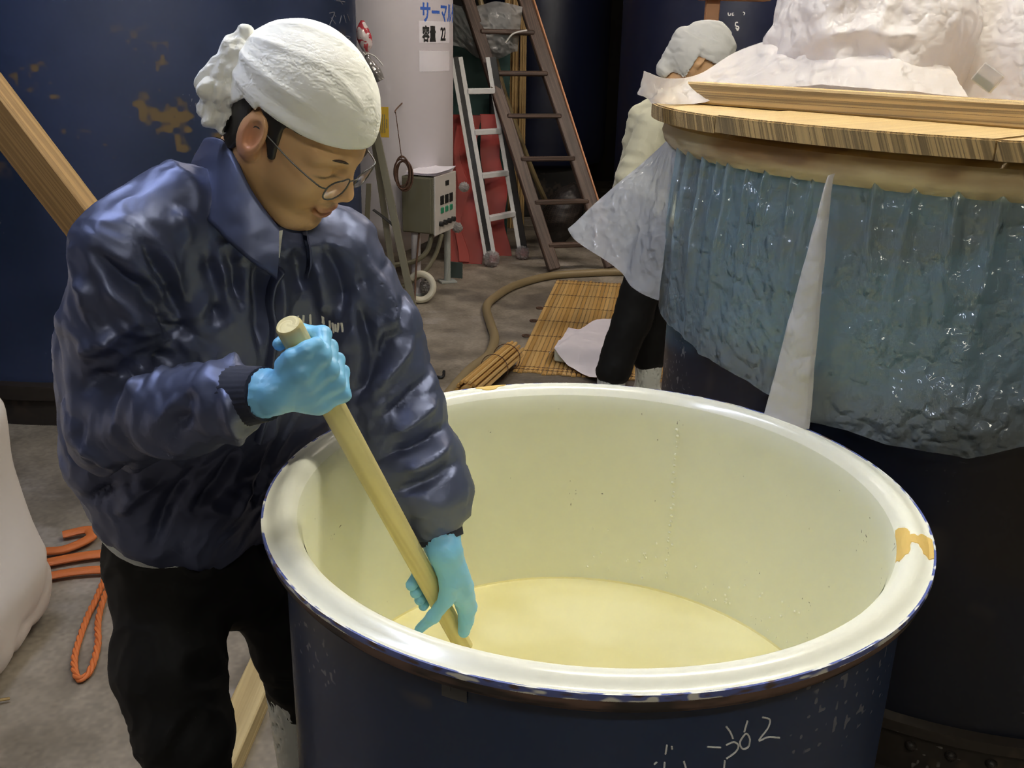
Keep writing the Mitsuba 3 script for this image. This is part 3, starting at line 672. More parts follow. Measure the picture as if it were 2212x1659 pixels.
GLYPHS = {'サ':(80,[[[[4,37],[3,46],[5,48],[20,47],[20,63],[21,64],[31,63],[30,47],[49,47],[49,64],[59,64],[60,63],[60,47],[72,47],[74,48],[76,46],[75,37],[60,37],[59,21],[55,9],[46,-1],[37,-6],[33,-6],[27,1],[39,7],[46,15],[49,26],[49,37],[30,37],[31,18],[30,17],[20,17],[20,37]]]]),'ー':(80,[[[[6,35],[7,36],[73,36],[74,26],[73,25],[7,25]]]]),'マ':(80,[[[[6,47],[6,56],[8,57],[11,56],[68,56],[70,57],[73,55],[76,52],[76,49],[68,37],[64,34],[64,32],[55,24],[55,22],[53,22],[47,16],[50,10],[58,3],[59,-1],[53,-6],[49,-6],[44,2],[26,20],[24,20],[16,27],[16,29],[19,32],[22,34],[25,34],[37,23],[40,23],[55,38],[59,46],[10,46],[8,45]]]]),'ル':(80,[[[[40,0],[40,61],[50,62],[51,61],[51,12],[55,13],[61,19],[63,19],[71,29],[74,29],[76,27],[78,24],[78,21],[66,8],[64,8],[56,1],[50,-1],[49,-3],[45,-4]]],[[[3,1],[3,3],[7,7],[9,7],[9,9],[13,12],[18,23],[19,45],[20,46],[19,61],[29,62],[30,61],[30,36],[29,36],[29,25],[27,16],[21,5],[14,-3],[10,-4]]]]),'タ':(80,[[[[5,30],[6,33],[16,39],[25,49],[31,58],[34,67],[38,67],[45,64],[42,56],[67,56],[72,52],[67,37],[59,23],[66,16],[65,11],[61,7],[58,7],[53,13],[50,13],[40,3],[23,-6],[19,-6],[16,-2],[13,-1],[13,2],[30,9],[42,20],[41,22],[27,31],[29,36],[31,38],[35,38],[50,29],[52,31],[58,46],[35,46],[31,42],[31,40],[15,25],[9,26]]]]),'容':(80,[[[[0,14],[0,17],[2,19],[13,23],[25,31],[35,41],[37,46],[44,45],[45,50],[35,51],[35,47],[33,44],[25,36],[23,36],[14,28],[9,28],[8,31],[4,34],[4,37],[10,41],[4,43],[4,62],[5,63],[32,63],[33,69],[42,71],[47,63],[75,63],[76,62],[76,43],[70,41],[74,38],[75,33],[70,28],[66,28],[57,37],[55,37],[50,42],[48,42],[48,38],[58,29],[80,18],[79,14],[75,9],[65,11],[65,-9],[64,-10],[55,-10],[52,-7],[28,-7],[25,-10],[16,-10],[15,-9],[15,11],[9,8],[5,8]],[[58,51],[62,46],[64,46],[64,51]],[[28,12],[26,10],[26,4],[53,4],[53,12]],[[34,24],[34,23],[46,24],[41,29]],[[15,46],[17,45],[19,48],[21,48],[21,51],[15,51]]]]),'量':(80,[[[[1,2],[7,3],[7,8],[10,11],[10,34],[3,34],[1,36],[1,43],[4,45],[11,45],[11,66],[12,67],[14,68],[66,68],[69,66],[69,45],[76,45],[79,43],[79,36],[77,34],[71,33],[71,11],[73,9],[73,3],[79,2],[78,-8],[2,-8]]]]),'2':(44,[[[[0,50],[0,53],[5,58],[16,63],[29,62],[37,56],[40,50],[41,44],[39,32],[33,21],[23,10],[42,9],[43,8],[43,-2],[42,-3],[2,-3],[1,-2],[1,6],[18,22],[18,24],[25,32],[27,38],[27,46],[23,51],[18,51],[14,50],[9,44],[6,44]]]])}
# ---------------------------------------------------------------- tanks in the background
def tank(key, c, R, z0, z1, m, label, cat_='tank', flange=True, n=96, corner=0.04):
    tag(key, label, cat_)
    prof = [(0.0, z0), (R - corner, z0), (R - corner * 0.3, z0 + corner * 0.3), (R, z0 + corner), (R, z1), (R - 0.02, z1 + 0.03), (0.0, z1 + 0.05)]
    add(key + '__body', lathe(prof, n, (c[0], c[1], 0)), m, True)
    if flange:
        add(key + '__base_flange', lathe([(R, z0 + 0.16), (R + 0.03, z0 + 0.15), (R + 0.03, z0 + 0.09), (R + 0.004, z0 + 0.085), (R + 0.004, 0.0), (R - 0.1, 0.0)][::-1], n, (c[0], c[1], 0)), 'm_tank_black', True)

LT, LR = np.array([-1.96, 4.93]), 1.165
tank('blue_tank', LT, LR, 0.03, 2.9, 'm_tank_blue', 'huge dark blue tank with rusty patches behind the man in the towel')
tank('navy_tank', (0.25, 9.3), 0.56, 0.47, 3.0, 'm_tank_navy', 'dark navy tank standing on a block behind the wooden ladder', flange=False, corner=0.09)
add('navy_tank__block', box((0.75, 0.7, 0.46), (0.25, 9.35, 0.23), bev=0.01), 'm_tank_black')
tank('chalk_marked_tank', (1.55, 7.6), 0.80, 0.30, 3.0, 'm_tank_navy', 'dark navy tank with faint chalk figures behind the person in the cap', flange=True)
def chalk_at(pts, w=0.004):
    q = spline(np.array(pts, float), 10 * len(pts))
    return tube(q, w, 5)
def on_t(az, z, R=0.8015, c=(1.55, 7.6)):
    return (c[0] + R * math.cos(math.radians(az)), c[1] + R * math.sin(math.radians(az)), z)
add('chalk_marked_tank__chalk_numeral', cat(*[chalk_at([on_t(*q) for q in l]) for l in ([(-98.8, 1.69), (-99.8, 1.688), (-99.8, 1.67), (-98.5, 1.664), (-98.2, 1.653), (-99.3, 1.645)], [(-99.7, 1.658), (-98.4, 1.645), (-99.0, 1.64)])]), 'm_chalk', label='chalk figure five')
add('chalk_marked_tank__chalk_scribble', cat(*[chalk_at([on_t(*q) for q in l], .003) for l in ([(-103.8, 1.75), (-103.5, 1.734), (-102.6, 1.733), (-102.4, 1.747)], [(-101.5, 1.75), (-101.7, 1.733), (-101.0, 1.735)], [(-97.1, 1.754), (-96.2, 1.75), (-96.4, 1.736)])]), 'm_chalk')

for l in [[(-16.8, 1.655), (-14.3, 1.659), (-15.6, 1.632), (-17.0, 1.604)], [(-16.1, 1.636), (-13.9, 1.611)], [(-14.8, 1.653), (-13.8, 1.642)], [(-10.4, 1.648), (-11.6, 1.614)], [(-8.7, 1.65), (-7.4, 1.618)], [(-6.1, 1.655), (-4.4, 1.628)], [(-13.1, 1.709), (-7.7, 1.707)], [(-11.1, 1.713), (-9.4, 1.697)], [(-8.3, 1.56), (-4.3, 1.556), (-7.4, 1.538)], [(-5.9, 1.55), (-2.7, 1.531)]]:
    add('blue_tank__chalk_stroke', chalk_at([on_t(a_, z_, LR + .001, LT) for a_, z_ in l], .002), 'm_chalk_faint', label='faint chalk stroke high on the tank')
# wooden post with a cross board above the person in the cap
tag('wooden_stand', 'orange brown wooden post with a flat board on top, above the white cap', 'stand')
add('wooden_stand__post', box((0.072, 0.05, 1.78), (1.02, 5.55, 0.89), bev=0.004), 'm_wood_orange')
add('wooden_stand__board', box((0.36, 0.16, 0.045), (1.13, 5.55, 1.80), bev=0.004), 'm_wood_orange')

# pale grey storage tank with its stencilled name and plate
HC_, HR = np.array([-0.845, 6.56]), 0.42
k = 'grey_tank'
tag(k, 'pale grey cylindrical storage tank with blue lettering and a white capacity sign', 'tank')
add(k + '__body', lathe([(0.0, 0.17), (0.12, 0.19), (0.28, 0.27), (0.38, 0.335), (0.415, 0.38), (HR, 0.42), (HR, 2.9), (0.0, 2.95)], 96, (HC_[0], HC_[1], 0)), 'm_thermal', True)
for i, (x, y, r) in enumerate([(-0.452, 6.415, 0.022), (-0.625, 6.06, 0.03), (-1.08, 6.2, 0.03), (-1.0, 6.9, 0.03)]):
    t_ = add(k + '__leg', tube(np.array([(x, y, 0.012), (x, y, 0.45)]), r, 14), 'm_grey_pipe' if i == 0 else 'm_thermal')
    add(t_ + '__foot_plate', box((0.11, 0.09, 0.014), (x, y, 0.008), rotz(0.4), 0.002), 'm_grey_pipe')
add(k + '__gusset', box((0.10, 0.012, 0.11), (-0.40, 6.46, 0.075), rotz(-0.3), 0.002), 'm_dark_teal')
GL_ON = GLYPHS
def glyphs(txt, x0, z0, h, R, c, az0, wsc=0.9, lift=0.0012, key=None, m='m_ink', gap=0.0):
    """lettering bent round an upright cylinder, one part for each character"""
    x = x0
    for ch in txt:
        if ch == ' ':
            x += h * 0.5; continue
        adv, polys = GL_ON[ch]
        s = h / 74.0
        ms = []
        for rings in polys:
            pg = Polygon(rings[0], rings[1:]).buffer(0)
            for g in getattr(pg, 'geoms', [pg]):
                V, F = prism(g.segmentize(6), 0, 1)
                ms.append((V, F))
        V, F = cat(*ms)
        az = np.radians(az0) + (x + V[:, 0] * s * wsc) / R
        r = R + 0.0004 + V[:, 2] * lift
        add(key + '__character', (np.stack([c[0] + r * np.cos(az), c[1] + r * np.sin(az), z0 + V[:, 1] * s], 1), F), m)
        x += adv * s * wsc + gap
def arc_plate(a0, a1, z0, z1, R, c, th=0.0015, n=16):
    a = np.radians(np.linspace(a0, a1, n))
    ring = [(R, z0), (R + th, z0), (R + th, z1), (R, z1)]
    P_ = np.array([[(c[0] + r * math.cos(x), c[1] + r * math.sin(x), z) for r, z in ring + ring[:1]] for x in a])
    return grid(P_)
glyphs('サーマルタ', 0.0, 1.655, 0.115, HR, HC_, -54.5, 0.66, key='grey_tank__lettering', m='m_sign_blue')
tag('grey_tank__lettering', 'blue stencilled lettering')
k2 = 'grey_tank__capacity_sign'
add(k2, arc_plate(-55.5, -16, 1.525, 1.650, HR, HC_), 'm_sign_white', label='white sign with black capacity lettering')
glyphs('容量 22', 0.022, 1.542, 0.088, HR + 0.0016, HC_, -55.5, 0.56, key=k2, m='m_ink')
k2 = 'grey_tank__second_sign'
add(k2, arc_plate(-55.5, -16, 1.36, 1.48, HR, HC_), 'm_sign_white', label='second white sign lower down')
for z in (1.38, 1.405):
    pass

# control cabinet fixed in front of it
k = 'control_cabinet'
tag(k, 'olive grey control cabinet with a pale front panel of switches', 'control cabinet')
ca, cb_ = np.array([-0.497, 5.955, 0]), np.array([-0.392, 6.26, 0])
fx = unit(cb_ - ca); Rf = np.stack([fx, np.cross([0, 0, 1], fx), [0, 0, 1]], 1)
nx = unit(np.array([-0.71, 6.02, 0]) - ca)
mid = (ca + cb_) / 2
add(k + '__case', box((0.323, 0.214, 0.345), mid + nx * 0.112 + [0, 0, 0.585], Rf, 0.006), 'm_olive')
add(k + '__front_panel', box((0.327, 0.012, 0.36), mid + [0, 0, 0.583], Rf, 0.003), 'm_panel', label='pale front panel')
fn_ = -nx - fx * ((-nx) @ fx); fn_ = unit(fn_)
def on_panel(u_, w_, out=0.006):
    return ca + fx * 0.323 * u_ + [0, 0, 0.41 + 0.345 * w_] + fn_ * (out + 0.0)
add(k + '__front_panel__display', box((0.05, 0.008, 0.03), on_panel(0.55, 0.86), Rf, 0.001), 'm_ink')
for i in range(3):
    u_ = 0.30 + 0.22 * i
    add(k + '__front_panel__meter', box((0.048, 0.012, 0.055), on_panel(u_, 0.58), Rf, 0.002), 'm_ink')
    add(k + '__front_panel__green_button', box((0.038, 0.016, 0.036), on_panel(u_, 0.40), Rf, 0.004), 'm_green_button')
for i in range(4):
    p_ = on_panel(0.20 + 0.2 * i, 0.17)
    add(k + '__front_panel__knob', tube(np.array([p_, p_ + fn_ * 0.022]), 0.016, 12), 'm_ink')
add(k + '__door', box((0.008, 0.19, 0.33), ca + nx * 0.118 - fx * 0.003 + [0, 0, 0.585], Rf, 0.003), 'm_olive', label='flat olive side cover')
tag('paper_sheets', 'sheets of paper lying on top of the olive control cabinet', 'papers')
for i in range(3):
    q = np.stack(np.meshgrid(np.linspace(-0.16, 0.14, 10), np.linspace(-0.105, 0.105, 8), indexing='ij'), -1)
    z = 0.768 + 0.004 * i + 0.012 * np.maximum(0, q[..., 0] / 0.14) ** 2 + 0.004 * i * (q[..., 1] / 0.1) ** 2
    xy = mid[:2] + nx[:2] * 0.10 + (q[..., :1] * Rf[:2, 0] + q[..., 1:] * Rf[:2, 1]) @ rotz(0.05 * i)[:2, :2].T * 1.0 if False else mid[:2] + nx[:2] * 0.10 + q[..., :1] * Rf[:2, 0] + q[..., 1:] * Rf[:2, 1] + 0.006 * i
    add('paper_sheets__sheet', grid(np.concatenate([xy, z[..., None]], -1)), 'm_sign_white', True)

def wrapped(c, r, seed):
    s = trimesh.creation.icosphere(4, 1.0)
    V = np.array(s.vertices); d = 0.55 * crumple(V * 0.55, 1.2, seed)
    return V * (r * (1 + 1.7 * d))[:, None] + c, np.array(s.faces)
for i, (c, r, l) in enumerate([((-0.335, 6.27, 0.66), 0.034, 'film wrapped plug beside the switches of the control cabinet'), ((-0.375, 6.24, 0.405), 0.036, 'film wrapped plug under the lower right corner of the control cabinet'),
                               ((-0.545, 6.0, 0.075), 0.055, 'film wrapped fitting on the floor beside the white hose end')]):
    key = 'wrapped_plug' if i == 0 else f'wrapped_plug_{i:03d}'
    add(key, wrapped(np.array(c), r, 60 + i), 'm_foil', True, label=l, cat='plug')
# pipes and cables under the cabinet
for i, (pts, r, m, l) in enumerate([([(-0.52, 6.03, 0.40), (-0.55, 6.0, 0.30), (-0.62, 5.98, 0.24), (-0.75, 5.98, 0.21)], 0.016, 'm_bar', 'olive conduit bending down under the control cabinet'),
                                    ([(-0.46, 6.05, 0.40), (-0.50, 6.02, 0.27), (-0.58, 5.95, 0.16), (-0.74, 5.93, 0.06)], 0.014, 'm_bar', 'second olive conduit running down to the floor'),
                                    ([(-0.60, 6.02, 0.41), (-0.61, 5.9, 0.2), (-0.60, 5.72, 0.03), (-0.57, 5.60, 0.02), (-0.585, 5.52, 0.02)], 0.006, 'm_cord', 'thin brown cable hanging to the floor')]):
    add('cable' if i == 0 else f'cable_{i:03d}', tube(spline(pts, 30), r, 8), m, True, label=l, cat='cable')
a = np.linspace(-2.2, 2.6, 40)
add('white_hose', tube(np.stack([-0.578 + 0.075 * np.cos(a), 5.88 + 0.02 * a, 0.098 + 0.075 * np.sin(a)], 1), 0.021, 12), 'm_hose_white', True, label='short cream white hose end curled on the floor by the tank leg', cat='hose')

# the two leaning bars
k = 'steel_bar'
add(k, beam((-0.83, 5.62, 1.20), (-0.655, 5.40, 0.0), 0.036, 0.012, (0, -1, 0), 0.002), 'm_bar', label='olive steel bar leaning by the grey tank, the left one', cat='bar')
add(k + '_001', beam((-0.835, 5.56, 1.30), (-0.536, 5.255, 0.0), 0.042, 0.012, (0, -1, 0), 0.002), 'm_bar', label='longer olive steel bar leaning by the grey tank, right of the other', cat='bar')
add(k + '_002', beam((-0.86, 5.72, 0.75), (-0.90, 5.60, 0.0), 0.03, 0.012, (0, -1, 0), 0.002), 'm_bar', label='short olive steel bar half hidden behind the jacket shoulder', cat='bar')
add('black_strap', tube(spline([(-0.80, 5.47, 0.64), (-0.735, 5.44, 0.60), (-0.66, 5.40, 0.55)], 16), 0.012, 8, flat=0.5), 'm_ink', True, label='black strap tied between the two olive bars', cat='strap')
w_ = []
for i in range(7):
    a = np.linspace(0, 2 * np.pi, 30)
    w_.append(tube(np.stack([-0.665 + (0.045 + 0.005 * math.sin(i * 2)) * np.cos(a) + 0.01 * math.sin(i * 1.7), np.full(30, 5.74 + 0.007 * i), 0.80 + (0.085 + 0.008 * math.cos(i)) * np.sin(a) + 0.01 * math.cos(i * 2.1)], 1), 0.0045, 6))
add('wire_coil', cat(*w_), 'm_cord', True, label='coil of dark wire hanging beside the olive bars', cat='wire')
add('wire_coil__hanger', tube(np.array([(-0.668, 5.74, 0.89), (-0.700, 5.74, 1.16)]), 0.0025, 6), 'm_cord')
add('wire_coil__hook', tube(spline([(-0.700, 5.735, 1.15), (-0.700, 5.74, 1.162), (-0.705, 5.95, 1.17), (-0.71, 6.172, 1.175)], 12), 0.004, 6), 'm_cord')
k = 'yellow_tag'
add(k, box((0.055, 0.004, 0.165), (-0.748, 5.595, 1.108), rotz(0.1), 0.0015), 'm_yellow', label='yellow tag with stamped lines hanging at the top of the bars', cat='tag')
for i in range(4):
    add(k + '__stamped_line', box((0.004, 0.002, 0.10 if i < 3 else 0.05), (-0.765 + 0.011 * i, 5.592, 1.10), rotz(0.1), 0), 'm_bar')
k = 'wrapped_bundle'
tag(k, 'red and white bundle wrapped in clear film, tied with string on the blue tank', 'bundle')
def blob_tube(ctr, radii, seed, amp=0.3, sides=28, n=40):
    c = spline(ctr, n); r = np.interp(np.linspace(0, 1, n), np.linspace(0, 1, len(radii)), radii)
    V, F, U = tube(c, r, sides)
    nn = vnormals(V, F)
    return V + nn * (amp * np.mean(radii) * crumple(V * 2.2, 1.0, seed))[:, None], F
add(k + '__wrapped_body', blob_tube([(-0.868, 5.7, 1.64), (-0.866, 5.7, 1.58), (-0.853, 5.7, 1.52), (-0.850, 5.7, 1.468)], [0.01, 0.036, 0.042, 0.036, 0.012], 70), 'm_candy', True, label='red and white patterned body')
add(k + '__film_tail', blob_tube([(-0.850, 5.7, 1.466), (-0.835, 5.7, 1.42), (-0.80, 5.7, 1.37), (-0.775, 5.7, 1.325)], [0.012, 0.03, 0.034, 0.028], 71, 0.6), 'm_foil', True, label='twisted film tail')
add(k + '__string', cat(tube(spline([(-0.862, 5.66, 1.475), (-0.85, 5.655, 1.462), (-0.838, 5.66, 1.468), (-0.80, 5.66, 1.455), (-0.765, 5.66, 1.42), (-0.755, 5.66, 1.405)], 24), 0.004, 6)), 'm_string', True, label='white string')

# wooden ladder
k = 'wooden_ladder'
tag(k, 'dark weathered wooden ladder leaning to the left in the back aisle', 'ladder')
fl, rv = np.array([0.28, 6.72, 0.0]), np.array([0.415, 0.12, 0.0])
tl = np.array([-0.47, 7.66, 2.05])
ld = unit(tl - fl)
nl = unit(np.cross(rv, ld))
for s in (0, 1):
    o = fl + rv * s
    add(k + '__rail', beam(o + ld * 0.0 + [0, 0, 0.03], o + ld * 2.30, 0.045, 0.088 if s == 0 else 0.10, np.cross(nl, ld) * -1, 0.006), 'm_wood_dark')
for z in (0.185, 0.465, 0.75, 1.035, 1.32, 1.60, 1.88):
    t_ = z / ld[2]
    o = fl + ld * t_
    add(k + '__rung', beam(o + rv * 0.03, o + rv * 0.97, 0.09, 0.034, (0, 0.1, 1), 0.008), 'm_wood_dark')
add(k + '__pale_edge', beam(fl + rv * 1.13 + ld * 0.35 + nl * 0.02, fl + rv * 1.13 + ld * 2.28 + nl * 0.02, 0.012, 0.05, nl, 0.003), 'm_wood_orange', label='pale edge of the right rail')  # thin orange brown strip along the outer side of the right rail
# aluminium stepladder
k = 'stepladder'
tag(k, 'white and dark aluminium stepladder between the red stand and the wooden ladder', 'stepladder')
A0, A1, B0, B1 = [np.array(x) for x in ((-0.142, 6.93, 0.03), (-0.41, 7.13, 1.43), (0.040, 7.20, 0.03), (-0.225, 7.26, 1.43))]
for i, (p_, q_) in enumerate([(A0, A1), (B0, B1)]):
    o = np.array([-0.062, -0.01, 0])
    add(k + '__rail', cat(beam(p_, q_, 0.018, 0.030, (1, 0, 0), 0.002), beam(p_ + o, q_ + o, 0.018, 0.024, (1, 0, 0), 0.002)) if i == 0 else beam(p_, q_, 0.012, 0.03, (1, 0, 0), 0.002), 'm_alu')
    add(k + '__rail__shaded_or_dark_channel', beam(p_ + o * 0.5 + [0, 0.02, 0], q_ + o * 0.5 + [0, 0.02, 0], 0.05, 0.02, (0, 1, 0), 0.001) if i == 0 else beam(p_ + [0.03, 0.02, 0], q_ + [0.03, 0.02, 0], 0.06, 0.03, (0, 1, 0), 0.002), 'm_black_metal_or_shade')  # left rail: black put in for the shade inside the channel
for z in (0.34, 0.64, 0.94, 1.22):
    t_ = (z - 0.03) / 1.42
    add(k + '__rung', beam(A0 + (A1 - A0) * t_, B0 + (B1 - B0) * t_, 0.05, 0.038, (0, 0, 1), 0.004), 'm_alu')
for i, (c, r, l) in enumerate([((-0.168, 6.92, 0.055), 0.062, 0), ((0.055, 7.18, 0.05), 0.055, 1)]):
    b_ = add(k + '__foot_wrap', wrapped(np.array(c), r, 80 + i), 'm_film_clear', True, label='film wrapped around the foot')
    s = trimesh.creation.icosphere(3, 0.034)
    add(b_ + '__red_cap', (np.array(s.vertices) + np.array(c) + [0.01, 0, 0.0], np.array(s.faces)), 'm_knob_red', True)
# red wavy stand
def wavy(x0, x1, z1, amp, ph, n=40):
    z = np.linspace(0, z1, n)
    l = x0 + amp * np.sin(z * 13 + ph) * 0.5; r = x1 + amp * np.sin(z * 13 + ph)
    return Polygon(np.r_[np.c_[l, z], np.c_[r, z][::-1]])
for i, (x0, x1, y, h, a_, l) in enumerate([(-0.49, -0.25, 6.99, 1.02, 0.018, 'red painted board with a wavy edge standing beside the pale grey tank'), (-0.20, -0.045, 7.29, 1.02, 0.02, 'narrow red wavy board standing behind the stepladder')]):
    V, F = prism(wavy(x0, x1, h, a_, 0.6 + i), 0, 0.05)
    add('red_board' if i == 0 else f'red_board_{i:03d}', (np.stack([V[:, 0] - V[:, 1] * (.04 if i == 0 else .09), y + V[:, 2] + V[:, 1] * (.38 if i == 0 else .2), V[:, 1]], 1), F), 'm_red', label=l, cat='board')
V, F = prism(wavy(-0.42, -0.36, 0.93, 0.03, 1.4), 0, 0.03)
add('red_board__rib', (np.stack([V[:, 0] - V[:, 1] * .04, 6.965 + V[:, 2] + V[:, 1] * .38, V[:, 1] + 0.02], 1), F), 'm_red')
add('green_partition', box((0.5, 0.04, 1.75), (-0.32, 8.0, 0.875), bev=0.004), 'm_teal', label='dark green board standing behind the stepladder', cat='board')
add('black_pipe', tube(np.array([(-0.20, 7.9, 0.0), (-0.20, 7.9, 1.15)]), 0.028, 12), 'm_ink', label='black pipe upright in front of the dark green board', cat='pipe')
ORD = ['first', 'second', 'third', 'fourth', 'fifth', 'sixth', 'seventh', 'eighth', 'ninth']
for i in range(9):
    x = -0.105 + 0.021 * i + rng.normal(0, 0.002); lean = rng.normal(0, 0.006)
    y = 8.42 + 0.02 * (i % 3)
    c = tube(np.stack([np.linspace(x, x - 0.012 + lean, 14), np.full(14, y), np.linspace(0, 2.2, 14)], 1), np.where(np.arange(14) % 4 == 3, 0.0125, 0.0105), 8)
    add('bamboo_pole' if i == 0 else f'bamboo_pole_{i:03d}', c, 'm_bamboo_pole', True, label=f'{ORD[i]} thin tan bamboo pole from the left in the bundle behind the wooden ladder', cat='pole', group='bamboo poles behind the ladder')
k = 'plastic_bag'
n, m = 60, 40
u = np.linspace(0, 1, n)[:, None] + np.zeros((1, m)); t = np.linspace(0, 1, m)[None, :] + np.zeros((n, 1))
x = -0.50 + 0.50 * u; zt = 1.79 - 0.02 * np.sin(u * 7); zb_ = 1.46 - 0.03 * u + 0.04 * np.cos(u * 6)
G = np.stack([x + 0.03 * (t - 0.5) * np.sin(u * 11), 7.62 - 0.16 * np.sin(np.pi * u) * np.sin(np.pi * t) ** 0.7, zt + (zb_ - zt) * t], -1)
G[..., 1] += 0.10 * crumple(G, 1.6, 90)
add(k, grid(G), 'm_film_grey', True, label='grey clear plastic bag hung behind the top of the wooden ladder', cat='plastic bag')
add(k + '__tie', tube(spline([(-0.10, 7.28, 1.53), (-0.06, 7.26, 1.58), (-0.02, 7.26, 1.60), (0.05, 7.26, 1.615)], 16), 0.006, 6), 'm_string', True, label='white tie')
add('tan_hose', tube(spline([(-0.40, 7.95, 2.1), (-0.305, 7.9, 1.82), (-0.225, 7.9, 1.56), (-0.12, 7.92, 1.18), (0.03, 8.0, 0.78), (0.18, 8.15, 0.42), (0.32, 8.35, 0.15), (0.47, 8.45, 0.045), (0.75, 8.3, 0.03)], 60), 0.022, 10), 'm_hose', True, label='tan hose hanging down behind the wooden ladder', cat='hose')
add('grey_sack', blob_tube([(0.30, 7.72, 0.05), (0.36, 7.7, 0.22), (0.42, 7.7, 0.40), (0.45, 7.7, 0.50)], [0.10, 0.16, 0.13, 0.03], 97, 0.5), 'm_tank_black', True, label='dark sack on the floor behind the rungs of the wooden ladder', cat='sack')
add('beige_hose', tube(spline([(1.15, 6.75, .026), (0.737, 6.72, .026), (0.44, 6.64, .026), (0.215, 6.53, .026), (-0.002, 6.25, .026), (-0.117, 5.95, .026), (-0.165, 5.70, .026), (-0.129, 5.33, .026), (-0.101, 5.06, .026), (-0.125, 4.76, .026), (-0.215, 4.50, .026), (-0.30, 4.1, .026), (-0.33, 3.7, .026)], 110), 0.026, 14), 'm_hose', True, label='thick beige hose curving over the floor beside the bamboo mat', cat='hose')
add('floor_staple', tube(spline([(-0.398, 4.50, 0.03), (-0.398, 4.49, 0.012), (-0.385, 4.47, 0.008), (-0.366, 4.462, 0.008), (-0.345, 4.455, 0.008), (-0.334, 4.47, 0.012), (-0.334, 4.49, 0.03)], 24), 0.007, 8), 'm_black_metal_or_shade', True, label='small black iron staple lying on the floor left of the hose', cat='staple')

# bamboo mat: every slat is a part
k = 'bamboo_mat'
tag(k, 'unrolled bamboo slat mat lying on the concrete floor', 'mat')
p0, p1 = np.array([0.012, 4.575]), np.array([0.302, 6.52])
dm = unit(np.r_[p1 - p0, 0]); wm = np.array([dm[1], -dm[0], 0])
prof = np.array([(-0.0112, 0.0), (-0.0105, 0.004), (-0.006, 0.0075), (0.0, 0.0085), (0.006, 0.0075), (0.0105, 0.004), (0.0112, 0.0)])
for i in range(34):
    o = np.r_[p0, 0.0015] + wm * 0.0245 * i + dm * rng.normal(0, 0.006)
    L = 1.965 + rng.normal(0, 0.008)
    nod = np.sort(np.r_[0, L, rng.uniform(0.1, L - 0.1, 4)])
    V = np.array([[o + dm * s + wm * (a + 0.0012 * math.sin(s * 3 + i)) + [0, 0, b] for a, b in prof] for s in nod])
    sec = grid(V)
    caps_ = [(V[e_], np.array([[0, j, j + 1] if e_ == 0 else [0, j + 1, j] for j in range(1, 6)])) for e_ in (0, -1)]
    add(k + '__slat', cat(sec, *caps_), f'm_slat_{rng.integers(4)}')
for j, s in enumerate((0.035, 0.075, 0.34, 0.62, 0.93, 1.24, 1.55, 1.86, 1.94)):
    x = np.arange(0, 34 * 0.0245, 0.006)
    q = np.r_[p0, 0] + dm * s + wm * x[:, None] - wm * 0.012
    q[:, 2] = 0.0108 + 0.0018 * np.cos(x / 0.0245 * 2 * np.pi)
    add(k + '__cord', tube(q, 0.0018, 5), 'm_cord')
for s in (0.62, 0.93, 1.22):
    a = np.linspace(0, 6.0, 14)
    q = np.r_[p0, 0.006] + dm * (s + 0.02 * np.sin(a))[:, None] - wm * (0.032 + 0.02 * np.cos(a))[:, None]
    add(k + '__cord_knot', tube(q, 0.004, 6), 'm_cord', True)
k = 'mat_roll'
tag(k, 'rolled end of a second pale bamboo mat at the corner of the slat mat', 'mat roll')
c0, c1 = np.array([-0.125, 4.33, 0.045]), np.array([0.0, 4.70, 0.045])
dr_ = unit(c1 - c0); sx = np.array([dr_[1], -dr_[0], 0])
for i in range(26):
    a = i * 0.42; r = 0.058 - 0.0016 * i
    o = c0 + sx * r * math.cos(a) + np.array([0, 0, 1]) * (r * math.sin(a) + 0.02)
    e_ = rng.normal(0, 0.012)
    add(k + '__slat', tube(np.array([o - dr_ * 0.25, o + dr_ * (0.39 + e_)]), 0.0085, 6), f'm_slat_{rng.integers(4)}')
for s in (0.12, 0.30):
    a = np.linspace(0, 2 * np.pi, 30)
    q = c0 + dr_ * s + sx * (0.070 * np.cos(a))[:, None] + np.array([0, 0, 1]) * (0.070 * np.sin(a) + 0.02)[:, None]
    add(k + '__cord', tube(q, 0.002, 5), 'm_cord')

# white cloth spread on the mat beside the person
k = 'white_cloth'
n, m = 70, 70
u = np.linspace(0, 1, n)[:, None, None] + np.zeros((1, m, 1)); t = np.linspace(0, 1, m)[None, :, None] + np.zeros((n, 1, 1))
A_, B_, C_, D_ = [np.array(x) for x in ((0.185, 4.76, 0.0), (0.31, 5.28, 0.0), (0.76, 5.10, 0.0), (0.50, 4.28, 0.0))]
G = (A_ * (1 - u) + B_ * u) * (1 - t) + (D_ * (1 - u) + C_ * u) * t
bx_ = (G[..., :2] - [0.50, 4.93]) @ rotz(1.15)[:2, :2]
ed = np.maximum(np.abs(bx_[..., 0]) - 0.33, np.abs(bx_[..., 1]) - 0.20)
G[..., 2] = 0.013 + 0.082 / (1 + np.exp(ed / 0.018)) + 0.06 * np.clip(0.6 + crumple(G * 0.5, 1.0, 101), 0, 1) ** 2
add(k, grid(G), 'm_cloth', True, label='thin white cloth spread over a low box on the bamboo mat', cat='cloth')
add('low_box', box((0.62, 0.36, 0.07), (0.50, 4.93, 0.049), rotz(1.15), 0.008), 'm_block', label='low pale green box under the white cloth on the mat', cat='box')

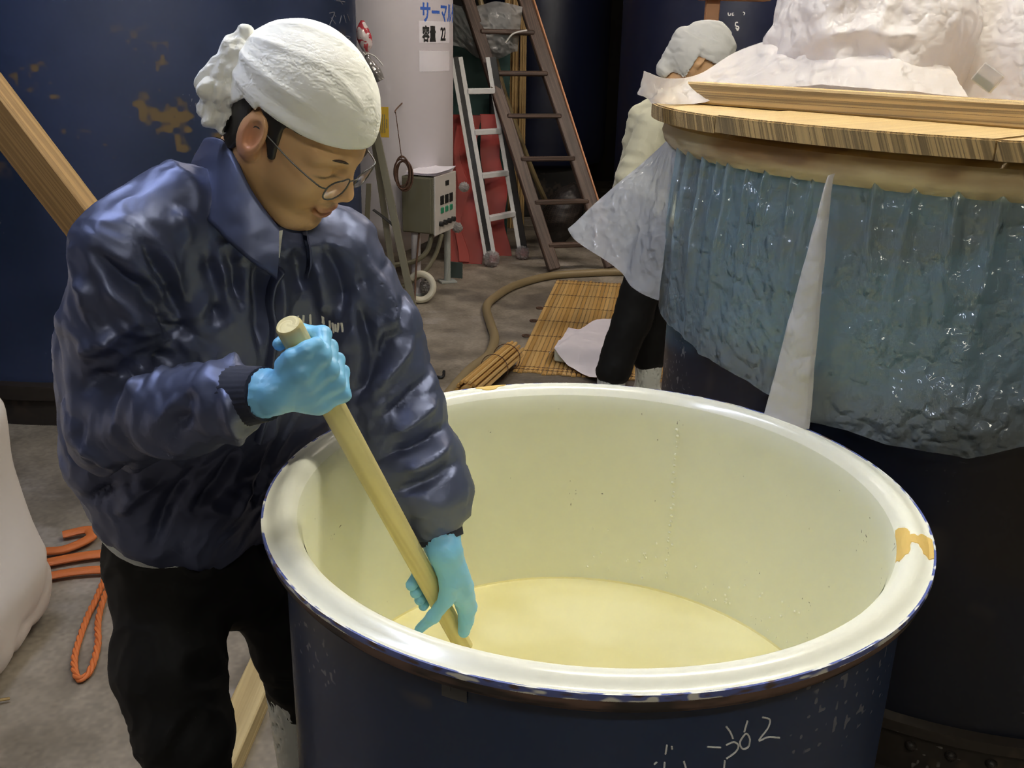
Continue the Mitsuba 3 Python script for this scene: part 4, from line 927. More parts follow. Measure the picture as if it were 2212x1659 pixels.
# ---------------------------------------------------------------- left foreground
k = 'white_container'
def fcont(P_):
    z = P_[..., 2]
    q = P_ - np.array([-1.80, 1.55, 0.52]); hx = 0.575 - 0.13 * (z - 0.02) + 0.012 * np.sin(z * 16) * 0
    hy = 0.86 - 0.06 * z
    d = np.stack([np.abs(q[..., 0]) - (hx - 0.10), np.abs(q[..., 1]) - (hy - 0.10), np.abs(q[..., 2]) - 0.45], -1)
    return np.linalg.norm(np.maximum(d, 0), axis=-1) + np.minimum(d.max(-1), 0) - np.where(z < 0.2, 0.04 + 0.3 * np.clip(z, 0, 0.2), 0.10)
V, F = snet(fcont, (-2.5, 0.5, -0.02), (-1.1, 2.6, 1.15), 0.022)
V = relax(V, F, 3); N = vnormals(V, F)
V = V + N * (0.018 * np.sin(V[:, 2] * 9 + 3 * meshkit.noise(V * 2.2)) + 0.05 * (meshkit.fbm(V * [4, 4, 2], 3, 4) - 0.5) - 0.01 * np.exp(-(np.abs(meshkit.fbm(V * [6, 6, 2.5], 2, 8) - 0.5) / 0.03) ** 2))[:, None]
V[:, 2] = np.maximum(V[:, 2] - V[:, 2].min(), 0.0)
add(k, (V, F), 'm_container', True, label='large bulging white plastic container at the left edge, on the floor', cat='container')

k = 'wooden_brace'
b0, b1 = np.array([-2.012, 2.86, 2.17]), np.array([-0.572, 2.80, 0.0])
bb = unit(b1 - b0); upb = unit(np.cross(bb, [-0.30, -1, -0.42]) * -1)
off = np.cross(bb, np.cross(bb, [0, -1.0, 0]))
add(k, beam(b0 + np.array([0.0, 0, 0.0]), b1, 0.06, 0.148, upb, 0.006), 'm_wood_brace', label='thick diagonal timber brace in front of the blue tank', cat='beam')
add('floor_timber', box((1.25, 0.078, 0.058), (-0.622, 2.02, 0.03), axes((0.03, 1, 0)), 0.004), 'm_wood_pale', label='squared pale timber lying on the floor between the man and the tub', cat='timber')

# orange ropes on the floor
def rope(pts, r=0.008, n=80, tw=5.0):
    c = spline(pts, n)
    L = np.r_[0, np.cumsum(np.linalg.norm(np.diff(c, axis=0), axis=1))]
    ms = []
    t_ = np.gradient(c, axis=0); t_ /= np.linalg.norm(t_, axis=1, keepdims=True)
    s_ = np.cross(t_, [0, 0, 1]); s_ /= np.linalg.norm(s_, axis=1, keepdims=True) + 1e-9
    u_ = np.cross(s_, t_)
    for j in range(3):
        a_ = L / r / 1.6 + j * 2.094
        ms.append(tube(c + (s_ * np.cos(a_)[:, None] + u_ * np.sin(a_)[:, None]) * r * 0.5, r * 0.58, 6))
    return cat(*ms)
k = 'orange_rope'
add(k, rope([(-1.215, 2.55, .012), (-1.195, 2.44, .012), (-1.178, 2.33, .012), (-1.14, 2.17, .012), (-1.10, 2.085, .012), (-1.078, 2.075, .012), (-1.075, 2.12, .012), (-1.10, 2.22, .012), (-1.14, 2.32, .014), (-1.165, 2.42, .022), (-1.185, 2.52, .014)], 0.009, 160), 'm_orange', True, label='orange rope laid in a long loop on the floor behind the legs', cat='rope')
add(k + '_001', tube(spline([(-1.45, 2.80, .02), (-1.38, 2.83, .024), (-1.35, 2.78, .024), (-1.40, 2.71, .02), (-1.46, 2.69, .02)], 30), 0.02, 10, flat=0.5), 'm_orange', True, label='short bent orange strap nearest the white container', cat='strap')
add(k + '_002', tube(spline([(-1.46, 2.60, .02), (-1.36, 2.655, .02), (-1.26, 2.69, .02), (-1.12, 2.72, .02), (-0.98, 2.70, .02)], 30), 0.021, 10, flat=0.5), 'm_orange', True, label='orange strap lying across the floor behind the shirt hem', cat='strap')
add(k + '_003', tube(spline([(-1.42, 2.52, .02), (-1.34, 2.565, .02), (-1.24, 2.59, .02), (-1.05, 2.60, .02)], 30), 0.019, 10, flat=0.5), 'm_orange', True, label='lower orange strap lying on the floor nearest the viewer', cat='strap')
add('straw_scrap', cat(*[tube(spline([(-1.36 + rng.normal(0, .02), 1.90 + rng.normal(0, .02), .012), (-1.31 + rng.normal(0, .02), 1.93 + rng.normal(0, .02), .02), (-1.26 + rng.normal(0, .02), 1.93 + rng.normal(0, .03), .012)], 10), 0.004, 5) for _ in range(9)]), 'm_straw', True, label='wisp of brown straw on the floor in front of the white container', cat='straw', kind='stuff')

# ---------------------------------------------------------------- the man stirring the tub
def chain(P_, c, k=None):
    d = None
    for (a, b) in zip(c[:-1], c[1:]):
        e_ = cap(P_, a[:3], b[:3], a[3], b[3])
        d = e_ if d is None else (np.minimum(d, e_) if k is None else smin(d, e_, k))
    return d
M = {
    'R_col': [(-.524, 1.33, 1.275, .0761), (-.573, 1.39, 1.119, .1046), (-.600, 1.43, .95, .1120), (-.598, 1.45, .836, .0960)],
    'M_col': [(-.436, 1.4, 1.262, .0882), (-.48, 1.43, 1.093, .1187), (-.522, 1.47, .918, .1301), (-.547, 1.49, .805, .1149)],
    'L_col': [(-.34, 1.48, 1.217, .0808), (-.387, 1.52, 1.066, .1031), (-.448, 1.59, .885, .1154), (-.493, 1.63, .744, .1124)],
    'shoulders': [(-.519, 1.27, 1.308, .0527), (-.463, 1.345, 1.356, .050), (-.413, 1.39, 1.330, .045), (-.278, 1.47, 1.268, .0603)],
    'R_arm': [(-.528, 1.26, 1.290, .0530), (-.547, 1.27, 1.198, .0580), (-.562, 1.28, 1.047, .0615), (-.435, 1.195, 1.104, .0570), (-.360, 1.146, 1.141, .0440), (-.334, 1.129, 1.152, .028)],
    'L_arm': [(-.266, 1.47, 1.25, .0626), (-.226, 1.475, 1.131, .0719), (-.193, 1.46, 1.028, .0713), (-.156, 1.43, .928, .0686), (-.130, 1.41, .874, .0640), (-.125, 1.406, .858, .048)],
    'pelvis': [(-.58, 1.49, .723, .1080), (-.518, 1.6, .643, .1198)],
    'R_leg': [(-.592, 1.47, .642, .0930), (-.577, 1.41, .551, .0830), (-.545, 1.36, .443, .0700), (-.585, 1.43, .19, .0695), (-.585, 1.43, .12, .06)],
    'L_leg': [(-.455, 1.63, .575, .088), (-.422, 1.61, .44, .056), (-.418, 1.625, .345, .048), (-.418, 1.645, .24, .038), (-.418, 1.65, .15, .036)],
}
NECK0, NECK1 = np.array([-.378, 1.425, 1.30]), np.array([-.366, 1.43, 1.40])
k = 'person'
tag(k, 'man in a white head towel, navy jacket and blue gloves stirring the open tub', 'person')

# jacket
def fjacket(P_):
    t = smin(smin(chain(P_, M['R_col']), chain(P_, M['M_col']), .06), chain(P_, M['L_col']), .06)
    t = smin(t, chain(P_, M['shoulders']), .05)
    t = smin(t, chain(P_, M['R_arm'], .03), .022)
    t = smin(t, chain(P_, M['L_arm'], .03), .022)
    t = smax(t, -(cap(P_, NECK0 - (0, 0, .02), NECK1, .058)), .012)
    hem = (P_ - np.array([-.53, 1.42, .715])) @ unit([-.52, -.22, -1.0])           # cut along the hem
    return smax(t, hem - 0.0, .05)
V, F = snet(fjacket, (-.80, 1.02, .60), (-.02, 1.80, 1.44), 0.0052)
V = relax(V, F, 2); N = vnormals(V, F)
# the folds of the cloth: polylines in the place where they lie
VALLEY = [
    [[-0.499, 1.219, 1.359], [-0.476, 1.221, 1.33], [-0.467, 1.24, 1.295], [-0.466, 1.282, 1.243], [-0.462, 1.3, 1.179], [-0.417, 1.178, 1.17]],
    [[-0.541, 1.204, 1.327], [-0.525, 1.202, 1.308], [-0.5, 1.215, 1.275], [-0.485, 1.247, 1.247], [-0.476, 1.294, 1.178], [-0.468, 1.302, 1.147]],
    [[-0.516, 1.224, 1.163], [-0.499, 1.249, 1.166], [-0.49, 1.292, 1.144], [-0.431, 1.172, 1.167]],
    [[-0.586, 1.212, 1.11], [-0.553, 1.211, 1.137], [-0.513, 1.224, 1.144], [-0.462, 1.188, 1.158]],
    [[-0.413, 1.299, 1.355], [-0.414, 1.299, 1.289], [-0.418, 1.317, 1.201], [-0.365, 1.139, 1.182]],
    [[-0.385, 1.337, 1.211], [-0.322, 1.119, 1.192]],
    [[-0.398, 1.307, 1.314], [-0.391, 1.324, 1.257], [-0.387, 1.335, 1.211]],
    [[-0.4, 1.127, 1.154], [-0.388, 1.117, 1.149], [-0.377, 1.115, 1.16]],
    [[-0.464, 1.157, 1.071], [-0.406, 1.124, 1.124], [-0.384, 1.114, 1.141]],
    [[-0.36, 1.345, 1.276], [-0.365, 1.36, 1.204], [-0.374, 1.364, 1.132]],
    [[-0.314, 1.375, 1.284], [-0.313, 1.4, 1.209]],
    [[-0.278, 1.398, 1.293], [-0.261, 1.404, 1.237], [-0.26, 1.406, 1.18]],
    [[-0.235, 1.408, 1.209], [-0.215, 1.395, 1.126], [-0.238, 1.396, 1.05]],
    [[-0.172, 1.462, 1.196], [-0.194, 1.4, 1.125], [-0.223, 1.394, 1.074]],
    [[-0.129, 1.453, 1.079], [-0.16, 1.393, 1.054], [-0.201, 1.381, 1.027]],
    [[-0.106, 1.426, 0.995], [-0.144, 1.374, 0.985], [-0.187, 1.369, 0.971]],
    [[-0.089, 1.396, 0.945], [-0.129, 1.356, 0.931], [-0.172, 1.354, 0.915]],
    [[-0.672, 1.345, 0.884], [-0.604, 1.313, 0.925], [-0.523, 1.218, 1.015]],
    [[-0.487, 1.348, 0.879], [-0.45, 1.355, 0.924], [-0.413, 1.365, 0.982]],
    [[-0.564, 1.36, 0.805], [-0.525, 1.333, 0.885], [-0.476, 1.334, 0.956]],
    [[-0.418, 1.432, 0.846], [-0.394, 1.417, 0.928]],
]
RIDGE = [
    [[-0.486, 1.239, 1.369], [-0.463, 1.237, 1.322], [-0.458, 1.291, 1.236], [-0.469, 1.29, 1.213]],
    [[-0.45, 1.272, 1.364], [-0.426, 1.279, 1.314], [-0.424, 1.285, 1.3]],
    [[-0.566, 1.211, 1.274], [-0.548, 1.205, 1.258], [-0.553, 1.203, 1.23]],
    [[-0.581, 1.206, 1.171], [-0.532, 1.207, 1.193], [-0.499, 1.23, 1.224]],
    [[-0.488, 1.198, 1.143], [-0.482, 1.172, 1.136], [-0.523, 1.185, 1.059]],
    [[-0.367, 1.121, 1.175], [-0.35, 1.102, 1.17], [-0.346, 1.122, 1.111], [-0.415, 1.365, 0.977]],
    [[-0.411, 1.137, 1.156], [-0.425, 1.13, 1.127], [-0.476, 1.18, 1.051]],
    [[-0.606, 1.213, 1.042], [-0.582, 1.206, 1.036], [-0.557, 1.206, 1.025], [-0.547, 1.22, 1.007]],
    [[-0.406, 1.332, 1.38], [-0.399, 1.308, 1.309], [-0.4, 1.324, 1.227]],
    [[-0.434, 1.285, 1.362], [-0.437, 1.267, 1.328]],
    [[-0.401, 1.329, 1.185], [-0.344, 1.137, 1.188]],
    [[-0.338, 1.363, 1.272], [-0.342, 1.384, 1.205], [-0.352, 1.389, 1.139]],
    [[-0.291, 1.391, 1.267], [-0.285, 1.403, 1.223], [-0.287, 1.418, 1.169]],
    [[-0.222, 1.424, 1.261], [-0.189, 1.426, 1.191], [-0.181, 1.409, 1.137]],
    [[-0.156, 1.438, 1.144], [-0.181, 1.401, 1.095], [-0.216, 1.387, 1.054]],
    [[-0.123, 1.424, 1.043], [-0.152, 1.386, 1.018], [-0.187, 1.377, 0.998]],
    [[-0.1, 1.403, 0.974], [-0.13, 1.365, 0.958], [-0.164, 1.357, 0.946]],
    [[-0.524, 1.205, 1.279], [-0.503, 1.225, 1.225], [-0.494, 1.283, 1.156]],
    [[-0.358, 1.397, 1.07], [-0.371, 1.405, 1.013], [-0.388, 1.406, 0.966]],
    [[-0.602, 1.327, 0.871], [-0.557, 1.317, 0.924], [-0.523, 1.323, 0.937]],
    [[-0.446, 1.395, 0.839], [-0.413, 1.398, 0.904]],
]

def wrinkle(V, seed):
    w = meshkit.fbm(V * 6.5, 2, seed)
    a = meshkit.fbm(np.stack([V[:, 0] * 15, V[:, 1] * 15, V[:, 2] * 5], 1) + w[:, None] * 2.6, 3, seed + 1)
    b = meshkit.fbm(np.stack([V[:, 0] * 34, V[:, 1] * 34, V[:, 2] * 20], 1) + w[:, None] * 5, 2, seed + 4)
    return 0.0048 * np.clip(1 - np.abs(a - 0.5) * 8, -0.4, 1) + 0.0014 * np.clip(1 - np.abs(b - 0.5) * 6, -.4, 1) + 0.010 * (w - 0.5)
disp = wrinkle(V, 3)
for ls, h_, w_ in ((VALLEY, -.019, .0085), (RIDGE, .014, .0085)):
    for l in ls:
        d_, t_ = polydist(V, spline(l, 20))
        wv = w_ * (0.7 + 0.6 * np.sin(np.pi * t_))
        disp += h_ * np.exp(-(d_ / wv) ** 2) * np.clip(np.sin(np.pi * np.clip(t_, .04, .96)) * 1.6, 0, 1)
def arm_rings(V, c, amp, freq, seed):
    """folds that run round a sleeve"""
    line = np.array([x[:3] for x in c]); d, t = polydist(V, line)
    ph = t * freq + 2.2 * meshkit.noise(V * 9, seed) + 1.5 * meshkit.noise(V * 22, seed + 1)
    near = np.clip(1 - (d - 0.07) / 0.03, 0, 1)
    return near * amp * (np.abs(np.sin(ph)) ** 0.6 - 0.6)
disp += arm_rings(V, M['L_arm'], .005, 23, 5) + arm_rings(V, M['R_arm'][1:], .004, 19, 8)
Vj = V + N * disp[:, None]
add(k + '__jacket', (Vj, F), 'm_jacket', True, label='shiny navy nylon jacket')
JT, Nj = cKDTree(Vj), vnormals(Vj, F)

# collar, standing round the neck
ctop = spline([(-.319, 1.30, 1.330), (-.355, 1.313, 1.377), (-.387, 1.345, 1.425), (-.425, 1.40, 1.436), (-.456, 1.46, 1.424), (-.440, 1.525, 1.415), (-.401, 1.54, 1.395), (-.335, 1.49, 1.340), (-.300, 1.375, 1.305)], 80)
cbot = spline([(-.322, 1.285, 1.262), (-.366, 1.278, 1.300), (-.418, 1.315, 1.340), (-.455, 1.395, 1.372), (-.482, 1.47, 1.378), (-.462, 1.56, 1.372), (-.405, 1.58, 1.345), (-.315, 1.52, 1.285), (-.298, 1.36, 1.245)], 80)
def collar(off):
    t = np.linspace(0, 1, 12)[None, :, None]
    P_ = cbot[:, None] * (1 - t) + ctop[:, None] * t
    o_ = P_ - np.array([-.385, 1.43, 1.37]); o_[..., 2] = 0; o_ /= np.linalg.norm(o_, axis=-1, keepdims=True)
    return P_ + o_ * (off + .004 * np.sin(np.pi * t) + .006 * (meshkit.fbm(P_ * [24, 24, 60], 2, 4) - .5)[..., None])
A_, B_ = collar(-.004), collar(0.004)
ring = np.concatenate([A_, B_[:, ::-1]], 1); ring = np.concatenate([ring, ring[:, :1]], 1)
add(k + '__jacket__collar', grid(ring), 'm_jacket', True, label='standing collar')
add(k + '__shirt_collar', grid(np.stack([spline([(-0.336, 1.318, 1.323), (-0.328, 1.325, 1.32), (-0.324, 1.345, 1.318)], 12), spline([(-0.331, 1.308, 1.287), (-0.327, 1.312, 1.284), (-0.325, 1.322, 1.284)], 12)], 1)), 'm_shirt', True, label='white undershirt at the throat')
# front placket and the embroidered name on the chest
def on_jacket(p_, out=.0015):
    d_, i_ = JT.query(p_); return Vj[i_] + Nj[i_] * out, Nj[i_]
pk = spline([(-.330, 1.345, 1.262), (-.339, 1.366, 1.255), (-.351, 1.374, 1.215), (-.357, 1.376, 1.172), (-.365, 1.38, 1.12), (-.38, 1.385, 1.05), (-.40, 1.39, .98)], 9)
pk = np.array([on_jacket(q, .002)[0] for q in pk])
pk = spline(pk, 50)
add(k + '__jacket__placket', tube(pk, .012, 10, flat=.35, up0=(.75, .6, 0)), 'm_jacket', True, label='zip placket')
# trousers, shirt hem
def ftrousers(P_):
    t = chain(P_, M['pelvis'])
    return smin(smin(t, chain(P_, M['R_leg'], .03), .04), chain(P_, M['L_leg'], .03), .02)
V, F = snet(ftrousers, (-.80, 1.20, .04), (-.30, 1.80, .86), 0.0075)
V = relax(V, F, 2); N = vnormals(V, F)
w = meshkit.fbm(V * 6, 2, 15); a = meshkit.fbm(V * [12, 12, 6] + w[:, None] * 2, 3, 16)
V = V + N * (0.010 * np.clip(1 - np.abs(a - 0.5) * 6, -0.3, 1) + .012 * (w - .5))[:, None]
add(k + '__trousers', (V, F), 'm_trousers', True, label='black work trousers')
def fshirt(P_):
    t = smin(smin(chain(P_, M['R_col']), chain(P_, M['M_col']), .06), chain(P_, M['L_col']), .06) + .004
    z = (P_ - np.array([-.53, 1.42, .658])) @ unit([-.38, -.22, -1.0])
    z2 = (P_ - np.array([-.53, 1.42, .80])) @ unit([.44, .22, 1.0])
    return np.maximum(np.maximum(t, z), z2)
V, F = snet(fshirt, (-.80, 1.2, .55), (-.25, 1.80, .90), 0.008)
add(k + '__shirt_hem', (relax(V, F, 1), F), 'm_shirt', True, label='white shirt hem under the jacket')

# boots
def boot(key, foot, ang, ztop, lean):
    c_, s_ = math.cos(ang), math.sin(ang)
    f_ = np.array([c_, s_, 0])
    def fb(P_):
        leg = cap(P_, foot + [0, 0, .07], foot + np.array([0, 0, ztop]) + lean, .052, .064)
        ft = cap(P_, foot + f_ * -.03 + [0, 0, .045], foot + f_ * .15 + [0, 0, .038], .045, .040)
        d = smin(leg, ft, .05)
        d = np.maximum(d, (P_[..., 2] - ztop))
        d = np.maximum(d, -cap(P_, foot + [0, 0, .10], foot + np.array([0, 0, ztop + .02]) + lean, .046, .060))
        sole = np.maximum(cap(P_ * [1, 1, 0.0], (foot + f_ * -.03) * [1, 1, 0], (foot + f_ * .15) * [1, 1, 0], .05, .047), np.abs(P_[..., 2] - .014) - .014)
        return np.minimum(np.maximum(d, .004 - P_[..., 2]), sole)
    V, F = snet(fb, foot + [-.2, -.22, -.01], foot + [.24, .2, ztop + .03], .006)
    add(key, (relax(V, F, 1), F), 'm_boot', True, label='white rubber boot')
boot(k + '__boot', np.array([-.585, 1.44, 0.0]), -0.5, .24, np.array([0.0, -.005, 0]))
boot(k + '__boot', np.array([-.418, 1.655, 0.0]), -0.45, .335, np.array([-.003, -.01, 0]))

# head
HR_ = np.array([[0.7565, 0.4067, 0.5121], [-0.2487, 0.9032, -0.3499], [-0.6048, 0.1373, 0.7844]]); HT = np.array([-0.3047, 1.3804, 1.456])
HR_ = np.linalg.svd(HR_)[0] @ np.linalg.svd(HR_)[2]
def hw(p):
    return np.asarray(p, float) @ HR_.T + HT
def fhead(q, ears=True):
    d = ell(q, (-.008, 0, .030), (.098, .076, .100))
    d = smin(d, ell(q, (.030, 0, -.025), (.064, .064, .085)), .03)
    for s in (-1, 1):
        d = smin(d, cap(q, (-.012, s * .058, -.050), (.058, s * .024, -.108), .020, .018), .035)
        d = smin(d, ell(q, (.052, s * .042, -.036), (.030, .025, .030)), .025)
        d = smin(d, cap(q, (.086, s * .012, .020), (.066, s * .050, .020), .010, .009), .018)
    d = smin(d, ell(q, (.072, 0, -.106), (.022, .026, .019)), .02)
    for s in (-1, 1):
        d = smax(d, -ell(q, (.100, s * .033, .001), (.016, .021, .012)), .010)
        d = smin(d, ell(q, (.074, s * .033, -.001), (.0145, .017, .0125)), .004)          # lids, looking down
    d = smin(d, cap(q, (.088, 0, .008), (.109, 0, -.030), .0075, .0115), .014)
    for s in (-1, 1):
        d = smin(d, ell(q, (.100, s * .013, -.037), (.012, .009, .0085)), .007)
    d = smin(d, ell(q, (.089, 0, -.058), (.012, .022, .012)), .012)
    d = smin(d, ell(q, (.0945, 0, -.0665), (.0105, .024, .0058)), .004)
    d = smin(d, ell(q, (.0920, 0, -.0785), (.0110, .020, .0070)), .004)
    d = smax(d, -ell(q, (.104, 0, -.0722), (.011, .017, .0013)), .003)
    d = smax(d, -ell(q, (.100, 0, -.0915), (.010, .022, .006)), .008)
    d = smin(d, cap(q, (-.026, 0, -.055), (-.046, 0, -.150), .053, .053), .03)             # neck
    if ears:
        for s in (-1, 1):
            Re = axes((0.95, s * 0.30, -0.1), (0.12, 0, 1))
            e_ = ell(q, (-.014, s * .080, -.004), (.024, .0095, .037), Re)
            e_ = smin(e_, ell(q, (-.006, s * .076, -.030), (.011, .008, .013), Re), .008)
            e_ = smax(e_, -ell(q, (-.008, s * .0885, .002), (.0125, .0075, .022), Re), .004)
            d = smin(d, e_, .005)
    return d
Vh, Fh = snet(fhead, (-.125, -.105, -.20), (.135, .105, .145), 0.0024)
Vh = relax(Vh, Fh, 1)
def fbody(P_):
    d = smin(chain(P_, [(*a[:3], a[3] * .60) for a in M['R_col']]), chain(P_, [(*a[:3], a[3] * .60) for a in M['M_col']]), .06)
    d = smin(d, chain(P_, [(*a[:3], a[3] * .60) for a in M['L_col']]), .06)
    d = smin(d, chain(P_, [(*a[:3], a[3] * .55) for a in M['shoulders']]), .04)
    d = smin(d, cap(P_, NECK0 - (0, 0, .04), NECK1 - (0, 0, .02), .054, .050), .03)
    for c in ('R_arm', 'L_arm'):
        d = smin(d, chain(P_, [(*a[:3], a[3] * .62) for a in M[c]]), .02)
    d = smin(d, cap(P_, (-.326, 1.125, 1.157), (-.304, 1.112, 1.160), .0235, .0225), .01)
    d = smin(d, cap(P_, (-.121, 1.405, .838), (-.112, 1.395, .80), .0265, .025), .01)
    for c in ('pelvis', 'R_leg', 'L_leg'):
        d = smin(d, chain(P_, [(*a[:3], a[3] * .80) for a in M[c]]), .03)
    return d
Vb, Fb = snet(fbody, (-.74, 1.04, .08), (-.06, 1.76, 1.43), 0.011)
Vb = relax(Vb, Fb, 1)
base = np.array([0.64, 0.39, 0.20])
col = np.tile(base, (len(Vh), 1))
def paint(cond, c):
    col[:] = col * (1 - cond[:, None]) + np.asarray(c) * cond[:, None]
q = Vh
gz = lambda c, r: np.exp(-(((q - np.asarray(c)) / np.asarray(r)) ** 2).sum(1))
paint(np.clip(1.3 * (gz((.100, 0, -.0665), (.014, .021, .0050)) + gz((.098, 0, -.0785), (.014, .018, .0062))), 0, .9), (.42, .17, .12))
nz = meshkit.noise(q * 420, 3)
paint(np.clip(gz((.100, .0, -.0545), (.02, .026, .0065)) * 0.6 * (0.5 + nz), 0, .6), (.20, .115, .065))
paint(np.clip((gz((.075, 0, -.112), (.035, .034, .018)) * .55) * (0.4 + nz), 0, .6), (.22, .13, .075))
paint(np.clip((gz((-.012, -.085, -.012), (.026, .012, .034)) + gz((-.012, .085, -.012), (.026, .012, .034))) * .8, 0, .65), (.62, .24, .14))
paint(np.clip(gz((.112, 0, -.035), (.018, .02, .016)) * .35, 0, 1), (.60, .29, .16))
for s in (-1, 1):
    paint(np.clip(1.5 * gz((.086, s * .033, -.0065), (.012, .017, .0022)), 0, .85), (.06, .035, .02))       # lashes
colb = np.tile(base, (len(Vb), 1))
V, F = cat((hw(Vh), Fh), (Vb, Fb))
add(k + '__body', (V, F), 'm_skin_vc', True, color=np.vstack([col, colb]), label='face, ear, neck and forearm')

# hair and brows
def fhair(q):
    d = fhead(q, False) - .0055
    z2 = np.stack([q[..., 0], q[..., 2]], -1)
    reg = smin(cap(z2, (-.075, .03), (-.062, -.030), .045, .034), cap(z2, (-.005, .055), (.021, -.014), .021, .005), .012)
    reg = smin(reg, cap(z2, (-.05, .06), (.035, .058), .022, .020), .01)
    reg = np.maximum(reg, np.where(np.abs(q[..., 1]) > .03, -1.0, q[..., 0] - .0))
    return np.maximum(smax(d, reg, .003), -(fhead(q, False) + .004))
V, F = snet(fhair, (-.125, -.10, -.10), (.06, .10, .10), 0.003)
N = vnormals(V, F)
V = V + N * (.0022 * (meshkit.noise(V * [60, 200, 60], 2) - .5))[:, None]
add(k + '__hair', (hw(V), F), 'm_hair', True, label='short black hair below the towel')
for s in (-1, 1):
    add(k + '__eyebrow', tube(hw(spline([(.098, s * .014, .0205), (.092, s * .032, .026), (.073, s * .052, .0215)], 14)), np.r_[np.linspace(.0008, .0020, 7), np.linspace(.0020, .0006, 7)], 8), 'm_brow', True)

# towel tied round the head
def ftowel(q):
    d = ell(q, (-.006, 0, .034), (.1105, .0885, .109))
    low = (.040 + .075 * q[..., 0] - .10 * np.abs(q[..., 1]) * (q[..., 0] < -.02)) - q[..., 2]
    low = np.where(q[..., 0] < -.045, low - (-(q[..., 0] + .045)) * 1.5, low)
    d = smax(d, low, .006)
    d = np.maximum(d, -(ell(q, (-.006, 0, .034), (.1025, .081, .102))))
    return d
V, F = snet(ftowel, (-.14, -.11, -.09), (.125, .11, .155), 0.0028)
V = relax(V, F, 1); N = vnormals(V, F)
TF = [([(-.105, -.035, .055), (-.05, -.08, .075), (.03, -.078, .085), (.09, -.045, .085), (.105, 0, .082)], .006, .0045),
      ([(-.105, -.035, .045), (-.05, -.085, .058), (.03, -.085, .064), (.092, -.050, .066), (.112, 0, .062)], .007, -.003),
      ([(-.10, -.03, .07), (-.04, -.06, .115), (.03, -.045, .130), (.08, -.02, .105)], .006, .004),
      ([(-.10, -.02, .075), (-.05, -.02, .13), (.01, .0, .146)], .007, .0035),
      ([(-.105, -.04, .035), (-.04, -.09, .042), (.03, -.088, .049), (.09, -.055, .053)], .005, .003)]
dd = .004 * (meshkit.fbm(V * [22, 22, 40], 3, 3) - .5)
for ln, w_, h_ in TF:
    d_, t_ = polydist(V, spline(ln, 24)); dd = dd + h_ * np.exp(-(d_ / w_) ** 2) * np.sin(np.pi * np.clip(t_, .03, .97)) ** .4
V = V + N * dd[:, None]
add(k + '__head_towel', (hw(V), F), 'm_towel', True, label='white cotton towel tied over the head')
def fknot(q):
    d = ell(q, (-.100, -.038, .056), (.018, .022, .020))
    d = smin(d, cap(q, (-.106, -.036, .060), (-.110, -.034, .080), .013, .010), .012)
    for a_, b_, ra, rb in (((-.100, -.042, .048), (-.096, -.058, .000), .018, .028), ((-.092, -.055, .004), (-.086, -.070, -.036), .028, .014), ((-.088, -.050, .010), (-.064, -.056, -.040), .022, .014), ((-.115, -.035, .03), (-.108, -.045, -.012), .016, .022)):
        d = smin(d, cap(q, a_, b_, ra, rb), .010)
    return d
V, F = snet(fknot, (-.21, -.11, -.09), (-.06, .05, .12), 0.0028)
N = vnormals(V, F)
V = V + N * (.013 * (np.abs(meshkit.fbm(V * [40, 40, 18], 3, 6) - .5) * 3 - .35))[:, None]
add(k + '__head_towel__knot', (hw(V), F), 'm_towel', True, label='knot and hanging ends of the towel')

# glasses
def lens(s, n=36):
    a_ = np.linspace(0, 2 * np.pi, n, endpoint=False)
    y = .0245 * np.sign(np.cos(a_)) * np.abs(np.cos(a_)) ** .75; z = .0165 * np.sign(np.sin(a_)) * np.abs(np.sin(a_)) ** .75
    return np.stack([.1085 - .25 * np.abs(y + .034 * 0) ** 1.0 * 0 - 6.0 * (y * s + .0) ** 2 * 0 - .22 * np.clip(y + .0, 0, 1), s * (.0345 + y), -.010 + z + .08 * (.0)], 1)
for s in (-1, 1):
    r_ = lens(s)
    add(k + '__glasses__frame', tube(hw(np.vstack([r_, r_[:2]])), .0011, 6, caps=False), 'm_gun_metal', True)
    V = np.vstack([r_, r_.mean(0)]); n_ = len(r_)
    add(k + '__glasses__lens', (hw(V), np.array([[j, (j + 1) % n_, n_] for j in range(n_)])), 'm_glasses')
    add(k + '__glasses__temple', tube(hw(spline([(.1025, s * .0595, -.004), (.094, s * .070, -.001), (.05, s * .078, .004), (-.005, s * .081, .012), (-.018, s * .080, .004)], 24)), .0011, 6), 'm_gun_metal', True)
add(k + '__glasses__bridge', tube(hw(spline([(.108, -.011, -.004), (.112, 0, .001), (.108, .011, -.004)], 10)), .0011, 6), 'm_gun_metal', True)
tag(k + '__glasses', 'thin metal rimmed glasses')

# pole held in both hands
PT, PD = np.array([-.268, 1.11, 1.251]), unit(np.array([-.077, 1.478, .551]) - np.array([-.268, 1.11, 1.251]))
k2 = 'stirring_pole'
tag(k2, 'long pale wooden stirring pole held in both blue gloves, dipping into the mash', 'pole')
e1 = np.linspace(0, 1.05, 40)
rr = np.full(40, .0165); rr[0] = .0145; rr[1] = .0165
ee = np.r_[0, .003, np.linspace(.02, 1.12, 38)]
add(k2, tube(PT + PD * ee[:, None], rr, 28), 'm_pole', True)
add(k2 + '__blade', box((.20, .085, .016), PT + PD * 1.02, axes(PD, (0.3, -1, 0.2)), .005), 'm_pole', label='flat blade under the liquid')

